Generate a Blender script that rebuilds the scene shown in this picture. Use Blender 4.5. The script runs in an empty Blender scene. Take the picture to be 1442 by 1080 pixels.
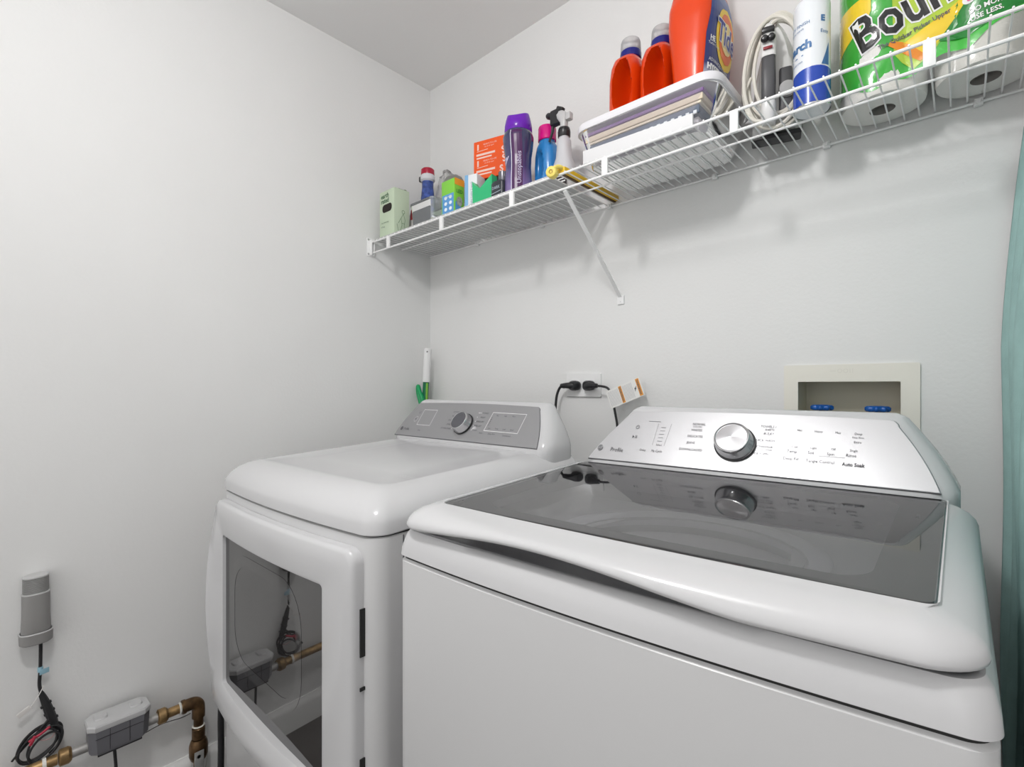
import bpy, bmesh, math, random
from math import sin, cos, pi, radians, sqrt
from mathutils import Vector, Matrix
random.seed(4)
scn = bpy.context.scene
COL = scn.collection

# ------------------------------------------------------------------ camera, world, lamps, exposure
CAM = (1.675, -1.310, 1.18)
cd = bpy.data.cameras.new('camera'); cam = bpy.data.objects.new('camera', cd); COL.objects.link(cam)
cam.location = CAM; cam.rotation_euler = (pi/2, 0, radians(42.5))
cd.sensor_fit = 'HORIZONTAL'; cd.sensor_width = 36.0; cd.lens = 36.0*690/1442
cd.shift_y = 3/1442.0; cd.clip_start = 0.02
scn.camera = cam
w = bpy.data.worlds.new('world'); scn.world = w; w.use_nodes = True
w.node_tree.nodes['Background'].inputs[0].default_value = (1.0, 0.992, 0.98, 1)
w.node_tree.nodes['Background'].inputs[1].default_value = 1.1
def area(name, loc, size, power, rot=(0,0,0), color=(1,1,1), shape='DISK', sy=None):
    d = bpy.data.lights.new(name, 'AREA'); d.shape = shape; d.size = size
    if sy: d.size_y = sy
    d.energy = power; d.color = color
    o = bpy.data.objects.new(name, d); COL.objects.link(o); o.location = loc; o.rotation_euler = rot
    return o
LAMP = (1.22, -1.38, 2.40)
def point(name, loc, radius, power, color=(1,1,1)):
    d = bpy.data.lights.new(name, 'POINT'); d.shadow_soft_size = radius; d.energy = power; d.color = color
    o = bpy.data.objects.new(name, d); COL.objects.link(o); o.location = loc; return o
point('ceiling_light_bulb', (LAMP[0], LAMP[1], 2.27), 0.075, 25.5, (1.0, 0.99, 0.985))
area('ceiling_light_panel', (LAMP[0], LAMP[1], 2.352), 0.16, 1.5, color=(1.0, 0.99, 0.985))
vs = scn.view_settings
vs.view_transform = 'Standard'; vs.look = 'None'; vs.exposure = 0.0; vs.gamma = 1.0; vs.use_curve_mapping = False

# ------------------------------------------------------------------ materials
MATS = {}
def mat(name, col=(.8,.8,.8), rough=.5, metal=0.0, spec=.5, bump=0.0, bscale=60, var=0.0, vscale=8, coat=0.0,
        trans=0.0, ior=1.45, alpha=1.0, aniso=0.0, emit=None):
    if name in MATS: return MATS[name]
    m = bpy.data.materials.new(name); m.use_nodes = True
    nt = m.node_tree; b = nt.nodes['Principled BSDF']
    b.inputs['Base Color'].default_value = (*col, 1)
    b.inputs['Roughness'].default_value = rough; b.inputs['Metallic'].default_value = metal
    b.inputs['Specular IOR Level'].default_value = spec; b.inputs['IOR'].default_value = ior
    b.inputs['Coat Weight'].default_value = coat; b.inputs['Transmission Weight'].default_value = trans
    b.inputs['Alpha'].default_value = alpha; b.inputs['Anisotropic'].default_value = aniso
    tc = nt.nodes.new('ShaderNodeTexCoord')
    if var:
        n = nt.nodes.new('ShaderNodeTexNoise'); n.inputs['Scale'].default_value = vscale; n.inputs['Detail'].default_value = 4
        nt.links.new(tc.outputs['Object'], n.inputs['Vector'])
        r = nt.nodes.new('ShaderNodeValToRGB')
        r.color_ramp.elements[0].position = .3; r.color_ramp.elements[1].position = .7
        r.color_ramp.elements[0].color = (*[max(0, c*(1-var)) for c in col], 1)
        r.color_ramp.elements[1].color = (*[min(1, c*(1+var)) for c in col], 1)
        nt.links.new(n.outputs['Fac'], r.inputs['Fac']); nt.links.new(r.outputs['Color'], b.inputs['Base Color'])
    if bump:
        n2 = nt.nodes.new('ShaderNodeTexNoise'); n2.inputs['Scale'].default_value = bscale; n2.inputs['Detail'].default_value = 3
        nt.links.new(tc.outputs['Object'], n2.inputs['Vector'])
        bp = nt.nodes.new('ShaderNodeBump'); bp.inputs['Strength'].default_value = bump; bp.inputs['Distance'].default_value = .002
        nt.links.new(n2.outputs['Fac'], bp.inputs['Height']); nt.links.new(bp.outputs['Normal'], b.inputs['Normal'])
    if emit:
        b.inputs['Emission Color'].default_value = (*emit[0], 1); b.inputs['Emission Strength'].default_value = emit[1]
    MATS[name] = m; return m
def thin(name, tint=(.9,.9,.9), rough=.05, ior=1.5, haze=0.0, hazecol=(.8,.8,.82)):
    """thin see-through sheet: tinted transparency, fresnel gloss, a little milky scatter"""
    if name in MATS: return MATS[name]
    m = bpy.data.materials.new(name); m.use_nodes = True; nt = m.node_tree; nt.nodes.clear()
    out = nt.nodes.new('ShaderNodeOutputMaterial'); t = nt.nodes.new('ShaderNodeBsdfTransparent'); t.inputs[0].default_value = (*tint, 1)
    d = nt.nodes.new('ShaderNodeBsdfDiffuse'); d.inputs[0].default_value = (*hazecol, 1)
    mx = nt.nodes.new('ShaderNodeMixShader'); mx.inputs[0].default_value = haze
    g = nt.nodes.new('ShaderNodeBsdfGlossy'); g.inputs['Roughness'].default_value = rough; g.inputs[0].default_value = (1,1,1,1)
    fr = nt.nodes.new('ShaderNodeFresnel'); fr.inputs['IOR'].default_value = ior
    m2 = nt.nodes.new('ShaderNodeMixShader')
    L = nt.links.new
    L(t.outputs[0], mx.inputs[1]); L(d.outputs[0], mx.inputs[2]); L(fr.outputs[0], m2.inputs[0])
    L(mx.outputs[0], m2.inputs[1]); L(g.outputs[0], m2.inputs[2]); L(m2.outputs[0], out.inputs[0])
    MATS[name] = m; return m

WALL = mat('painted_wall', (.77,.77,.765), .62, bump=.22, bscale=120, spec=.25, var=.012, vscale=3)
CEIL = mat('painted_ceiling', (.86,.855,.85), .9, bump=.2, bscale=90, spec=.1)
FLOOR = mat('floor_boards', (.10,.09,.085), .35, var=.25, vscale=6)
TRIM = mat('white_trim', (.84,.84,.83), .35, bump=.03)
ENAMEL = mat('white_enamel', (.60,.60,.61), .13, spec=.5, coat=.0, bump=.015, bscale=25)
ENAMEL2 = mat('white_cabinet_enamel', (.64,.64,.645), .3, spec=.5, bump=.015, bscale=25)
GAP = mat('dark_gap', (.02,.02,.02), .7, bump=.05)
PLAST = mat('white_plastic', (.82,.82,.82), .35, bump=.02)
CREAM = mat('cream_plastic', (.80,.78,.71), .4, bump=.03)
WIREM = mat('white_vinyl_wire', (.88,.88,.88), .35, bump=.02)
BLACK = mat('black_rubber', (.018,.018,.02), .45, bump=.05)
BLACKP = mat('black_plastic', (.025,.025,.027), .3, bump=.03)
STEELP = mat('brushed_panel', (.58,.58,.595), .32, metal=.7, bump=.04, bscale=400)
STEELD = mat('brushed_grey_panel', (.36,.36,.37), .42, metal=.55, bump=.04, bscale=400)
CHROME = mat('chrome', (.62,.62,.63), .12, metal=1.0, bump=.01)
SPUN = mat('spun_metal', (.70,.70,.72), .24, metal=1.0, aniso=.8, bump=.01)
GREYP = mat('grey_print', (.12,.12,.13), .6, bump=.01)
WHITEP = mat('white_print', (.85,.85,.85), .6, bump=.01)

# ------------------------------------------------------------------ helpers
def tag(o, label=None, cat=None, group=None, kind=None):
    if label: o['label'] = label
    if cat: o['category'] = cat
    if group: o['group'] = group
    if kind: o['kind'] = kind
    return o
def thing(name, loc, label, cat, rz=0, group=None):
    o = bpy.data.objects.new(name, None); COL.objects.link(o); o.location = loc; o.rotation_euler = (0,0,rz)
    o.empty_display_size = .05
    return tag(o, label, cat, group)
def obj(name, VF, m, parent=None, smooth=35, world=False, label=None, mats=None, fm=None):
    V, F = VF
    if world and parent is not None:
        p = Vector((0,0,0)); q = parent
        while q is not None: p += q.location; q = q.parent
        V = [tuple(Vector(v)-p) for v in V]
    me = bpy.data.meshes.new(name); me.from_pydata([tuple(v) for v in V], [], F); me.update()
    for x in (mats or [m]): me.materials.append(x)
    if fm: me.polygons.foreach_set('material_index', fm)
    bm = bmesh.new(); bm.from_mesh(me); bmesh.ops.recalc_face_normals(bm, faces=bm.faces); bm.to_mesh(me); bm.free()
    if smooth:
        me.shade_smooth(); me.set_sharp_from_angle(angle=radians(smooth))
    o = bpy.data.objects.new(name, me); COL.objects.link(o)
    if parent is not None: o.parent = parent
    if label: o['label'] = label
    if any(k in name for k in ('print','lettering','marking','slogan','small_')): o['kind'] = 'stuff'
    return o
def join(*parts):
    V, F = [], []
    for v, f in parts:
        n = len(V); V += [tuple(x) for x in v]; F += [tuple(i+n for i in q) for q in f]
    return V, F
def xf(VF, M):
    return [tuple(M @ Vector(v)) for v in VF[0]], VF[1]
def mapv(VF, fn): return [tuple(fn(*v)) for v in VF[0]], VF[1]
def T(x,y,z): return Matrix.Translation((x,y,z))
def R(a, ax): return Matrix.Rotation(a, 4, ax)
def box(x0,x1,y0,y1,z0,z1, bev=0.0, seg=2):
    bm = bmesh.new(); bmesh.ops.create_cube(bm, size=1)
    for v in bm.verts:
        v.co = Vector(((x0+x1)/2+v.co.x*(x1-x0), (y0+y1)/2+v.co.y*(y1-y0), (z0+z1)/2+v.co.z*(z1-z0)))
    if bev: bmesh.ops.bevel(bm, geom=bm.edges[:], offset=bev, segments=seg, profile=.6, affect='EDGES')
    bm.verts.ensure_lookup_table(); bm.verts.index_update()
    r = [tuple(v.co) for v in bm.verts], [tuple(v.index for v in f.verts) for f in bm.faces]
    bm.free(); return r
def loft(rings, cap0=True, cap1=True, closed=True):
    V, F = [], []; n = len(rings[0])
    for r in rings: V += [tuple(p) for p in r]
    for i in range(len(rings)-1):
        for j in range(n if closed else n-1):
            k = (j+1) % n
            F.append((i*n+j, i*n+k, (i+1)*n+k, (i+1)*n+j))
    if cap0: F.append(tuple(range(n-1,-1,-1)))
    if cap1: F.append(tuple((len(rings)-1)*n+j for j in range(n)))
    return V, F
def lathe(prof, seg=24, sx=1, sy=1, cap0=True, cap1=True):
    return loft([[(r*cos(2*pi*j/seg)*sx, r*sin(2*pi*j/seg)*sy, z) for j in range(seg)] for r, z in prof], cap0, cap1)
def sell(a, b, n=2.6, N=32, cx=0, cy=0, z=0):
    out = []
    for j in range(N):
        t = 2*pi*(j+.5)/N; c, s = cos(t), sin(t)
        out.append((cx + a*math.copysign(abs(c)**(2/n), c), cy + b*math.copysign(abs(s)**(2/n), s), z))
    return out
def sloft(prof, n=2.8, N=32): # (z, hx, hy, cx, cy)
    return loft([sell(p[1], p[2], n, N, p[3] if len(p)>3 else 0, p[4] if len(p)>4 else 0, p[0]) for p in prof])
def catmull(P, k=6, closed=False):
    P = [Vector(p) for p in P]; n = len(P); out = []
    rng = range(n if closed else n-1)
    for i in rng:
        if closed: a,b,c,d = P[(i-1)%n],P[i],P[(i+1)%n],P[(i+2)%n]
        else: a,b,c,d = P[max(i-1,0)],P[i],P[i+1],P[min(i+2,n-1)]
        for j in range(k):
            t = j/k
            out.append(.5*((2*b)+(-a+c)*t+(2*a-5*b+4*c-d)*t*t+(-a+3*b-3*c+d)*t**3))
    if not closed: out.append(P[-1])
    return out
def tube(P, r, seg=8, closed=False, k=6, smooth=True):
    pts = catmull(P, k, closed) if smooth else [Vector(p) for p in P]
    n = len(pts); rings = []; up = None
    for i in range(n):
        a = pts[(i-1)%n] if closed else pts[max(i-1,0)]; b = pts[(i+1)%n] if closed else pts[min(i+1,n-1)]
        t = (b-a).normalized()
        if up is None:
            up = t.orthogonal().normalized()
        up = (up - t*up.dot(t)).normalized(); s = t.cross(up)
        rr = r(i/(n-1)) if callable(r) else r
        rings.append([tuple(pts[i]+rr*(cos(2*pi*j/seg)*up+sin(2*pi*j/seg)*s)) for j in range(seg)])
    if closed:
        rings.append(rings[0]); return loft(rings, False, False)
    return loft(rings)
def rod(a, b, r, seg=8): return tube([a,b], r, seg, smooth=False)
def rrect(w, h, r, k=5, cx=0, cy=0):
    """rounded rectangle outline (2D), centred"""
    out = []; r = min(r, w/2-1e-5, h/2-1e-5)
    for (sx, sy, a0) in ((1,1,0),(-1,1,pi/2),(-1,-1,pi),(1,-1,1.5*pi)):
        for i in range(k+1):
            a = a0+pi/2*i/k
            out.append((cx+sx*(w/2-r)+r*cos(a), cy+sy*(h/2-r)+r*sin(a)))
    return out
def prism(poly, z0, z1, M=None):
    """extrude a 2D polygon from z0 to z1"""
    r = loft([[(x,y,z0) for x,y in poly],[(x,y,z1) for x,y in poly]])
    return xf(r, M) if M else r
def frame(outer, inner, z0, z1):
    n = len(outer); V = [(x,y,z0) for x,y in outer]+[(x,y,z0) for x,y in inner]+[(x,y,z1) for x,y in outer]+[(x,y,z1) for x,y in inner]
    F = []
    for j in range(n):
        k = (j+1)%n
        F += [(j,k,n+k,n+j),(2*n+j,3*n+j,3*n+k,2*n+k),(j,2*n+j,2*n+k,k),(n+j,n+k,3*n+k,3*n+j)]
    return V, F
def txt(s, size=1.0, align='CENTER', bold=0.0, xs=1.0, shear=0.0, va='CENTER'):
    c = bpy.data.curves.new('t', 'FONT'); c.body = s; c.size = size; c.align_x = align; c.align_y = va
    c.offset = bold; c.resolution_u = 2; c.shear = shear
    o = bpy.data.objects.new('t', c); COL.objects.link(o)
    bpy.context.view_layer.update()
    me = o.to_mesh()
    V = [(v.co.x*xs, v.co.y, 0) for v in me.vertices]; F = [tuple(p.vertices) for p in me.polygons]
    o.to_mesh_clear(); bpy.data.objects.remove(o); bpy.data.curves.remove(c)
    return V, F
def tx(s, size, x, y, **k): # flat text moved to x,y
    rot = k.pop('rot', 0)
    return xf(txt(s, size, **k), T(x,y,0) @ R(rot,'Z'))
def flat(poly): return [(x,y,0) for x,y in poly], [tuple(range(len(poly)))]
def line2(pts, w):
    """flat polyline of width w in 2D"""
    parts = []
    for (a, b) in zip(pts[:-1], pts[1:]):
        a = Vector(a); b = Vector(b); d = (b-a).normalized(); n = Vector((-d.y, d.x))*w/2; e = d*w/2
        parts.append(flat([tuple(a-e+n), tuple(a-e-n), tuple(b+e-n), tuple(b+e+n)]))
    return join(*parts)
def disc2(x, y, rx, ry=None, N=28): return flat([(x+rx*cos(2*pi*i/N), y+(ry or rx)*sin(2*pi*i/N)) for i in range(N)])
def ring2(x, y, r, w, N=24, a0=0, a1=2*pi):
    V, F = [], []
    for i in range(N+1):
        a = a0+(a1-a0)*i/N
        V += [(x+(r-w/2)*cos(a), y+(r-w/2)*sin(a), 0), (x+(r+w/2)*cos(a), y+(r+w/2)*sin(a), 0)]
    for i in range(N): F.append((2*i, 2*i+1, 2*i+3, 2*i+2))
    return V, F
FX = lambda x, z, y: T(x, y, z) @ R(pi/2, 'X')        # 2D (u,v) -> plane facing -y

# ------------------------------------------------------------------ the room
def struct(name, VF, m, smooth=0):
    return tag(obj(name, VF, m, None, smooth), kind='structure')
ZC = 2.44
struct('floor', box(-.1,3.3,-3.0,.1,-.1,0), FLOOR)
struct('ceiling', box(-.1,3.3,-3.0,.1,ZC,ZC+.1), CEIL)
struct('wall_left', box(-.1,0,-3.0,.1,0,ZC), WALL)
# back wall with an opening for the recessed water box
hx0,hx1,hz0,hz1 = 1.385,1.589,1.00,1.196
struct('wall_back', join(box(0,hx0,0,.1,0,ZC), box(hx1,1.9,0,.1,0,ZC), box(hx0,hx1,0,.1,0,hz0), box(hx0,hx1,0,.1,hz1,ZC), box(hx0,hx1,.095,.1,hz0,hz1)), WALL)
struct('wall_right', box(1.80,1.90,-.95,0,0,ZC), WALL)
struct('wall_far', box(3.2,3.3,-3.0,-.85,0,ZC), WALL)
struct('wall_hall', box(1.90,3.2,-.95,-.85,0,ZC), WALL)
def baseb(p):
    return p
prof = [(0,0),(.014,0),(.014,.07),(.011,.082),(.006,.088),(.004,.095),(0,.095)]
struct('baseboard_left', loft([[(a,-3.0,b) for a,b in prof],[(a,0,b) for a,b in prof]]), TRIM, 30)
struct('baseboard_back', loft([[(0.014,-a,b) for a,b in prof],[(1.80,-a,b) for a,b in prof]]), TRIM, 30)

# ceiling lamp (just above the view): ring and glowing diffuser
cl = thing('ceiling_light', (LAMP[0],LAMP[1],2.44), 'round flush ceiling light with a white rim above the dryer', 'light')
obj('rim', xf(lathe([(.10,0),(.105,-.02),(.10,-.045),(.09,-.05)], 40), T(0,0,0)), PLAST, cl)
obj('diffuser', xf(lathe([(.088,-.05),(.088,-.055),(.086,-.0555)], 40, cap0=True), T(0,0,0)), mat('lamp_diffuser', (.9,.9,.88), .4, emit=((1,.98,.95), 3.0)), cl)

# ------------------------------------------------------------------ appliances
def amap(O, th):
    """(x along the front, y depth, z) -> world; the front runs at angle th, the sides run straight back"""
    c, s = cos(th), sin(th)
    return lambda x,y,z: (O[0]+x*c, O[1]+x*s+y, z)
def lidring(x0,x1,y0,y1,rf,rb,bow,ins,z,slope=0.0,N=10,dz=None):
    """rounded-rect outline with a bowed front; starts front-left and runs to the right"""
    out = []
    a0,a1,b0,b1 = x0+ins,x1-ins,y0+ins,y1-ins*.0
    rf = max(rf-ins*.6,.004)
    xm = (x0+x1)/2; hw = (x1-x0)/2
    def fr(x): return -bow*(1-((x-xm)/hw)**2)
    M = 28
    pts = []
    for i in range(N+1): # front-left corner
        a = pi + pi/2*i/N; pts.append((a0+rf+rf*cos(a), b0+rf+rf*sin(a)))
    for i in range(1,M): pts.append((a0+rf+(a1-a0-2*rf)*i/M, b0))
    for i in range(N+1):
        a = 1.5*pi+pi/2*i/N; pts.append((a1-rf+rf*cos(a), b0+rf+rf*sin(a)))
    for i in range(N+1):
        a = pi/2*i/N; pts.append((a1-rb+rb*cos(a), b1-rb+rb*sin(a)))
    for i in range(N+1):
        a = pi/2+pi/2*i/N; pts.append((a0+rb+rb*cos(a), b1-rb+rb*sin(a)))
    for x,y in pts:
        wgt = max(0, 1-(y-y0)/.25)
        zz = z + slope*(y-y0)
        if dz: zz += dz(x,y)
        out.append((x, y+fr(x)*wgt**2, zz))
    return out

PANEL = dict(zb=1.018, zt=1.121, k=.072/.103)
def console(par, mp, x0, x1, pb0, pb1, pt0, pt1, yp, mpanel, rr):
    """white shell with rounded shoulders + inclined control panel. returns a mapper (x, w up the slope, lift)->world"""
    zb, zt, k = PANEL['zb'], PANEL['zt'], PANEL['k']
    nrm = Vector((0,-1,k)).normalized()
    rings = []
    zs = [.93,.985,1.006,1.018,1.035,1.055,1.075,1.095,1.110,1.119,1.1245,1.1285,1.1315,1.133]
    for z in zs:
        t = (z-zb)/(zt-zb); tc_ = max(0,min(1,t))
        yf = yp+.0045+k*(z-zb) if z>=zb else yp+.001+.012*(zb-z)/.09
        yb = yp+.131 - .016*max(0,(z-1.03)/.1)**2
        e = max(0,(z-1.1235)/.0095); yf += .009*e*e; yb -= .006*e*e
        il = (pt0-pb0)*max(0,t) - .006*4*tc_*(1-tc_) + .012*e*e; ir = (pb1-pt1)*max(0,t) - .006*4*tc_*(1-tc_) + .012*e*e
        a0, a1 = x0+il, x1-ir
        r = min(.034,(yb-yf)/2.1)
        rings.append([(x,y,z+ (0.0030*(1-((x-(a0+a1)/2)/((a1-a0)/2))**2) if z>1.1 else 0)) for x,y in rrect(a1-a0, yb-yf, r, 5, (a0+a1)/2, (yf+yb)/2)])
    obj('console_shell', mapv(loft(rings, False, True), mp), ENAMEL, par, 50, world=True)
    # panel outline: bottom corners, curved sides, top arc
    def P(x,w,l=0.0):
        # w: height fraction 0..1 along slope
        z = zb+(zt-zb)*w; y = yp+.0035+k*(z-zb)
        q = Vector((x,y,z))+nrm*l
        return mp(q.x,q.y,q.z)
    side = lambda a,b,t,cv: a+(b-a)*t - cv*4*t*(1-t)*(1 if b>a else -1)
    ol = []
    n=10
    for i in range(n+1):
        t=i/n; ol.append((pb0+(pb1-pb0)*t, -.0 ))
    cvl=.006
    rt=.10
    for i in range(1,n+1):
        t=i/n*(1-rt); ol.append((side(pb1,pt1,t,cvl), t))
    m=6
    for i in range(1,m+1):
        a=pi/2*i/m; t=1-rt+rt*sin(a); ol.append((side(pb1,pt1,1-rt,cvl)-(.014)*(1-cos(a)), t))
    for i in range(1,16):
        u=i/16; ol.append((pt1-.012+(pt0-pt1+.024)*u, 1+.035*4*u*(1-u)))
    for i in range(m+1):
        a=pi/2*(1-i/m); t=1-rt+rt*sin(a); ol.append((side(pb0,pt0,1-rt,cvl)+.014*(1-cos(a)), t))
    for i in range(1,n):
        t=(1-rt)*(1-i/n); ol.append((side(pb0,pt0,t,cvl), t))
    def shrink(s): 
        cx=(pb0+pb1)/2
        return [(cx+(x-cx)*(1-s), .5+(w-.5)*(1-s*3)) for x,w in ol]
    rg = [[P(x,w,-.003) for x,w in ol],[P(x,w,.0018) for x,w in ol],[P(x,w,.0026) for x,w in shrink(.004)]]
    obj('control_panel', loft(rg), mpanel, par, 30, world=True)
    obj('panel_shadow_seam', loft([[P(x,w,-.002) for x,w in shrink(-.003)],[P(x,w,.0006) for x,w in shrink(-.003)]]), GREYP, par, 0, world=True)
    return P
def onpanel(P, VF, lift=.0036):
    """VF: flat mesh given as (x, z) on the panel"""
    zb, zt = PANEL['zb'], PANEL['zt']
    return [P(x,(z-zb)/(zt-zb),lift+l) for x,z,l in VF[0]], VF[1]
def knob(par, P, x, z, r, h, tilt_map, dark=False):
    w = (z-PANEL['zb'])/(PANEL['zt']-PANEL['zb'])
    c = Vector(P(x,w,.0025)); nx = (Vector(P(x,w,1.0))-Vector(P(x,w,0))).normalized()
    ux = (Vector(P(x+.01,w,0))-Vector(P(x,w,0))).normalized(); uy = nx.cross(ux).normalized(); ux = uy.cross(nx)
    M = Matrix((( ux.x,uy.x,nx.x,c.x),(ux.y,uy.y,nx.y,c.y),(ux.z,uy.z,nx.z,c.z),(0,0,0,1)))
    k = obj('knob', xf(lathe([(r*1.02,0),(r*1.02,.004),(r*.985,.006),(r*.93,h*.8),(r*.90,h*.97),(r*.88,h),(r*.83,h+.0003),(r*.80,h-.0012),(0.0008,h-.0012)],48,cap1=True), M), CHROME, par, 40, world=True, label='round metal dial knob')
    obj('knob_skirt', xf(lathe([(r*1.07,0),(r*1.06,.0045),(r*1.0,.0050)],48), M), BLACKP, k, 40, world=True)
    obj('knob_face', xf(lathe([(r*.79,h-.0011),(r*.78,h-.0004),(.0006,h+.0002)],48), M), mat('dark_knob_face',(.16,.16,.18),.25,metal=.8,bump=.01) if dark else SPUN, k, 40, world=True)
    return k

# ---- washer
WO = (1.005,-.8555); WM = amap(WO, radians(4.68)); WW = .697
wa = thing('washing_machine', (WO[0]+.34, WO[1]+.35, 0), 'white top-load washing machine with a dark glass lid and silver control panel', 'washing machine')
def wlo(name, VF, m, sm=40, par=wa, **k): return obj(name, mapv(VF, WM), m, par, sm, world=True, **k)
def wring(x0,x1,y0,y1,r,bow,ins,z,**k): return lidring(x0,x1,y0,y1,r,.02,bow,ins,z,**k)
wlo('cabinet', loft([wring(0,WW,0,.67,.022,.016,.006,.06), wring(0,WW,0,.67,.022,.016,0.002,.07), wring(0,WW,0,.67,.022,.016,.002,.902), wring(0,WW,0,.67,.022,.016,.006,.906)], True, True), ENAMEL2)
wlo('seam', loft([wring(0,WW,0,.67,.022,.016,.006,.9055), wring(0,WW,0,.67,.022,.016,.006,.912)], False, False), GAP)
# top deck: fascia rising to the opening, pocket at the back of the fascia
def hole(cx, cy, r, N, z): return [(cx+r*cos(a), cy+r*sin(a), z) for a in N]
fas = [wring(0,WW,0,.67,.022,.016,.004,.9095), wring(0,WW,0,.67,.022,.016,0,.912), wring(0,WW,0,.67,.024,.016,.001,.925), wring(0,WW,0,.67,.03,.016,.005,.943),
       wring(0,WW,0,.67,.03,.014,.010,.951), wring(0,WW,0,.67,.03,.012,.016,.951), wring(0,WW,0,.67,.03,.010,.030,.934), wring(0,WW,0,.67,.03,.010,.05,.932)]
n = len(fas[0]); tcx, tcy = WW/2, .255
angs = [math.atan2(p[1]-tcy, p[0]-tcx) for p in fas[-1]]
fas.append([(tcx+.205*cos(a), tcy+.185*sin(a), .9335) for a in angs])
wlo('top_deck', loft(fas, False, False), ENAMEL, 50)
wlo('tub_ring', loft([[(tcx+r*1.08*cos(a), tcy+r*.98*sin(a), z) for a in [2*pi*i/56 for i in range(56)]] for r,z in ((.182,.935),(.184,.9385),(.180,.941),(.165,.940),(.158,.935),(.157,.92))], False, False), mat('tub_ring_plastic',(.62,.63,.65),.3,bump=.02))
wlo('tub', loft([[(tcx+r*1.05*cos(a), tcy+r*cos(0)*.97*sin(a), z) for a in [2*pi*i/48 for i in range(48)]] for r,z in ((.158,.935),(.165,.92),(.170,.60),(.15,.56),(.02,.55))], False, True), mat('tub_steel',(.45,.45,.46),.35,metal=.8,bump=.05,bscale=200))
# lid: frame with a scalloped hand grip, glass pane, printed border
def bump_(x,y):
    if y > .06: return 0
    u = (x-.05)/.47
    return .018*sin(pi*u)**1.3 if 0<u<1 else 0
LY1=.452
def lr(ins,z,dzf=None,bow=.017,sl=0.0): return lidring(.004,WW-.006,-.004,LY1,.045,.012,bow,ins,z,dz=dzf,slope=sl)
gx0,gx1,gy0,gy1 = .056,.658,.045,.449
def gring(z,ins=0): # glass opening ring with the same point order as lidring
    src = lr(0,z); out=[]
    return lidring(gx0-.0,gx1,gy0,gy1,.012,.006,.006,ins,z,slope=.0)
SL=.050
def sl(ring, base=None): return [(x,y,z+SL*max(0,y-.045)) for x,y,z in ring]
lid_r = [gring(.962), lr(.02,.958,bump_), lr(.006,.9565,bump_), lr(.001,.9585,bump_), lr(.0,.963,bump_), lr(.003,.971,lambda x,y:bump_(x,y)*.8), lr(.010,.979,lambda x,y:bump_(x,y)*.5), lr(.022,.986,lambda x,y:bump_(x,y)*.25), lr(.036,.9905), gring(.9925,-.001), gring(.990), gring(.962)]
lid_r = [lid_r[0]]+[sl(r) for r in lid_r[1:-1]]+[lid_r[-1]]
lid = wlo('lid', loft(lid_r, False, False), ENAMEL, 60)
GLASS = thin('dark_lid_glass', (.62,.62,.64), .012, 2.0)
def gl(ins,z): return sl(gring(z,ins))
wlo('glass_pane', loft([gl(.0005,.9895), gl(.0005,.9915), gl(.002,.9925)], False, True), GLASS, 30, lid)
bo = gl(.001,.9875); M2 = len(bo)
bi = sl(lidring(gx0+.05,gx1-.052,gy0+.04,gy1-.022,.035,.03,.003,0,.9875))
wlo('printed_border', loft([bo,bi], False, False), mat('charcoal_glass_print',(.045,.045,.048),.4,bump=.01), 0, lid)
wlo('lid_catch', box(.628,.631,.335,.353,1.0045,1.0062), BLACKP, 0, lid)
P = console(wa, WM, .042, .672, .056, .650, .128, .588, .461, STEELP, 1.0)
KX=.352
knob(wa, P, KX, 1.067, .0355, .026, None)
def ut(s,size,x,z,**k): return tx(s,size,x,z,**k)
wt = [ut('Profile',.0115,.118,1.0385), ut('NORMAL',.0062,.277,1.099), ut('COLORS',.0045,.275,1.094), ut('WHITES',.0062,.275,1.0875), ut('DELICATES',.0062,.275,1.0755),
      ut('JEANS',.0062,.270,1.0635), ut('DOWNLOADED',.0062,.273,1.0505), ut('TOWELS /',.0060,.404,1.1005), ut('SHEETS',.005,.407,1.095), ut('BULKY',.0060,.407,1.088),
      ut('QUICK WASH',.0058,.401,1.076), ut('ACTIVEWEAR',.0050,.402,1.065), ut('COLD WASH',.0042,.405,1.060), ut('RINSE + SPIN',.0055,.397,1.053),
      ut('Temp',.0068,.449,1.0605), ut('Soil',.0068,.478,1.0605), ut('Spin',.0068,.507,1.0605), ut('Rinse',.0068,.536,1.0605),
      ut('Deep Fill',.0068,.449,1.0485), ut('Tangle Control',.0068,.493,1.0475), ut('Auto Soak',.0072,.540,1.0465,bold=.0002),
      ut('Delay',.0058,.176,1.0425), ut('My Cycle',.0062,.206,1.0425), ut('Select',.0052,.207,1.0545)]
for i,a in enumerate(('Hot','Heavy','Max','Deep')): wt.append(ut(a,.0050,.456+.029*i,1.097-.0005*i))
for i,a in enumerate(('Cold','Light','Off','Single')): wt.append(ut(a,.0050,.452+.029*i,1.0685))
wt.append(ut('Extra',.0050,.543,1.082))
wt.append(ut('Deep Rinse',.0036,.543,1.0895))
wt += [ring2(.149,1.0875,.0036,.0009,20,pi/2+.5,2.5*pi-.5), flat([(.1486,1.0875),(.1494,1.0875),(.1494,1.092),(.1486,1.092)]),
       flat([(.144,1.0645),(.144,1.0705),(.1485,1.0675)]), flat([(.1505,1.0645),(.1515,1.0645),(.1515,1.0705),(.1505,1.0705)]), flat([(.153,1.0645),(.154,1.0645),(.154,1.0705),(.153,1.0705)])]
for i in range(5): wt.append(line2([(.201,1.062+.0068*i),(.211,1.062+.0068*i)],.0006))
wt += [line2([(.170,1.1005),(.196,1.1005)],.0007), line2([(.193,1.0535),(.193,1.096),(.194,1.096)],.0004), line2([(.218,1.0535),(.221,1.097)],.0004), line2([(.490,1.0565),(.528,1.0565)],.0004)]
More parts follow.
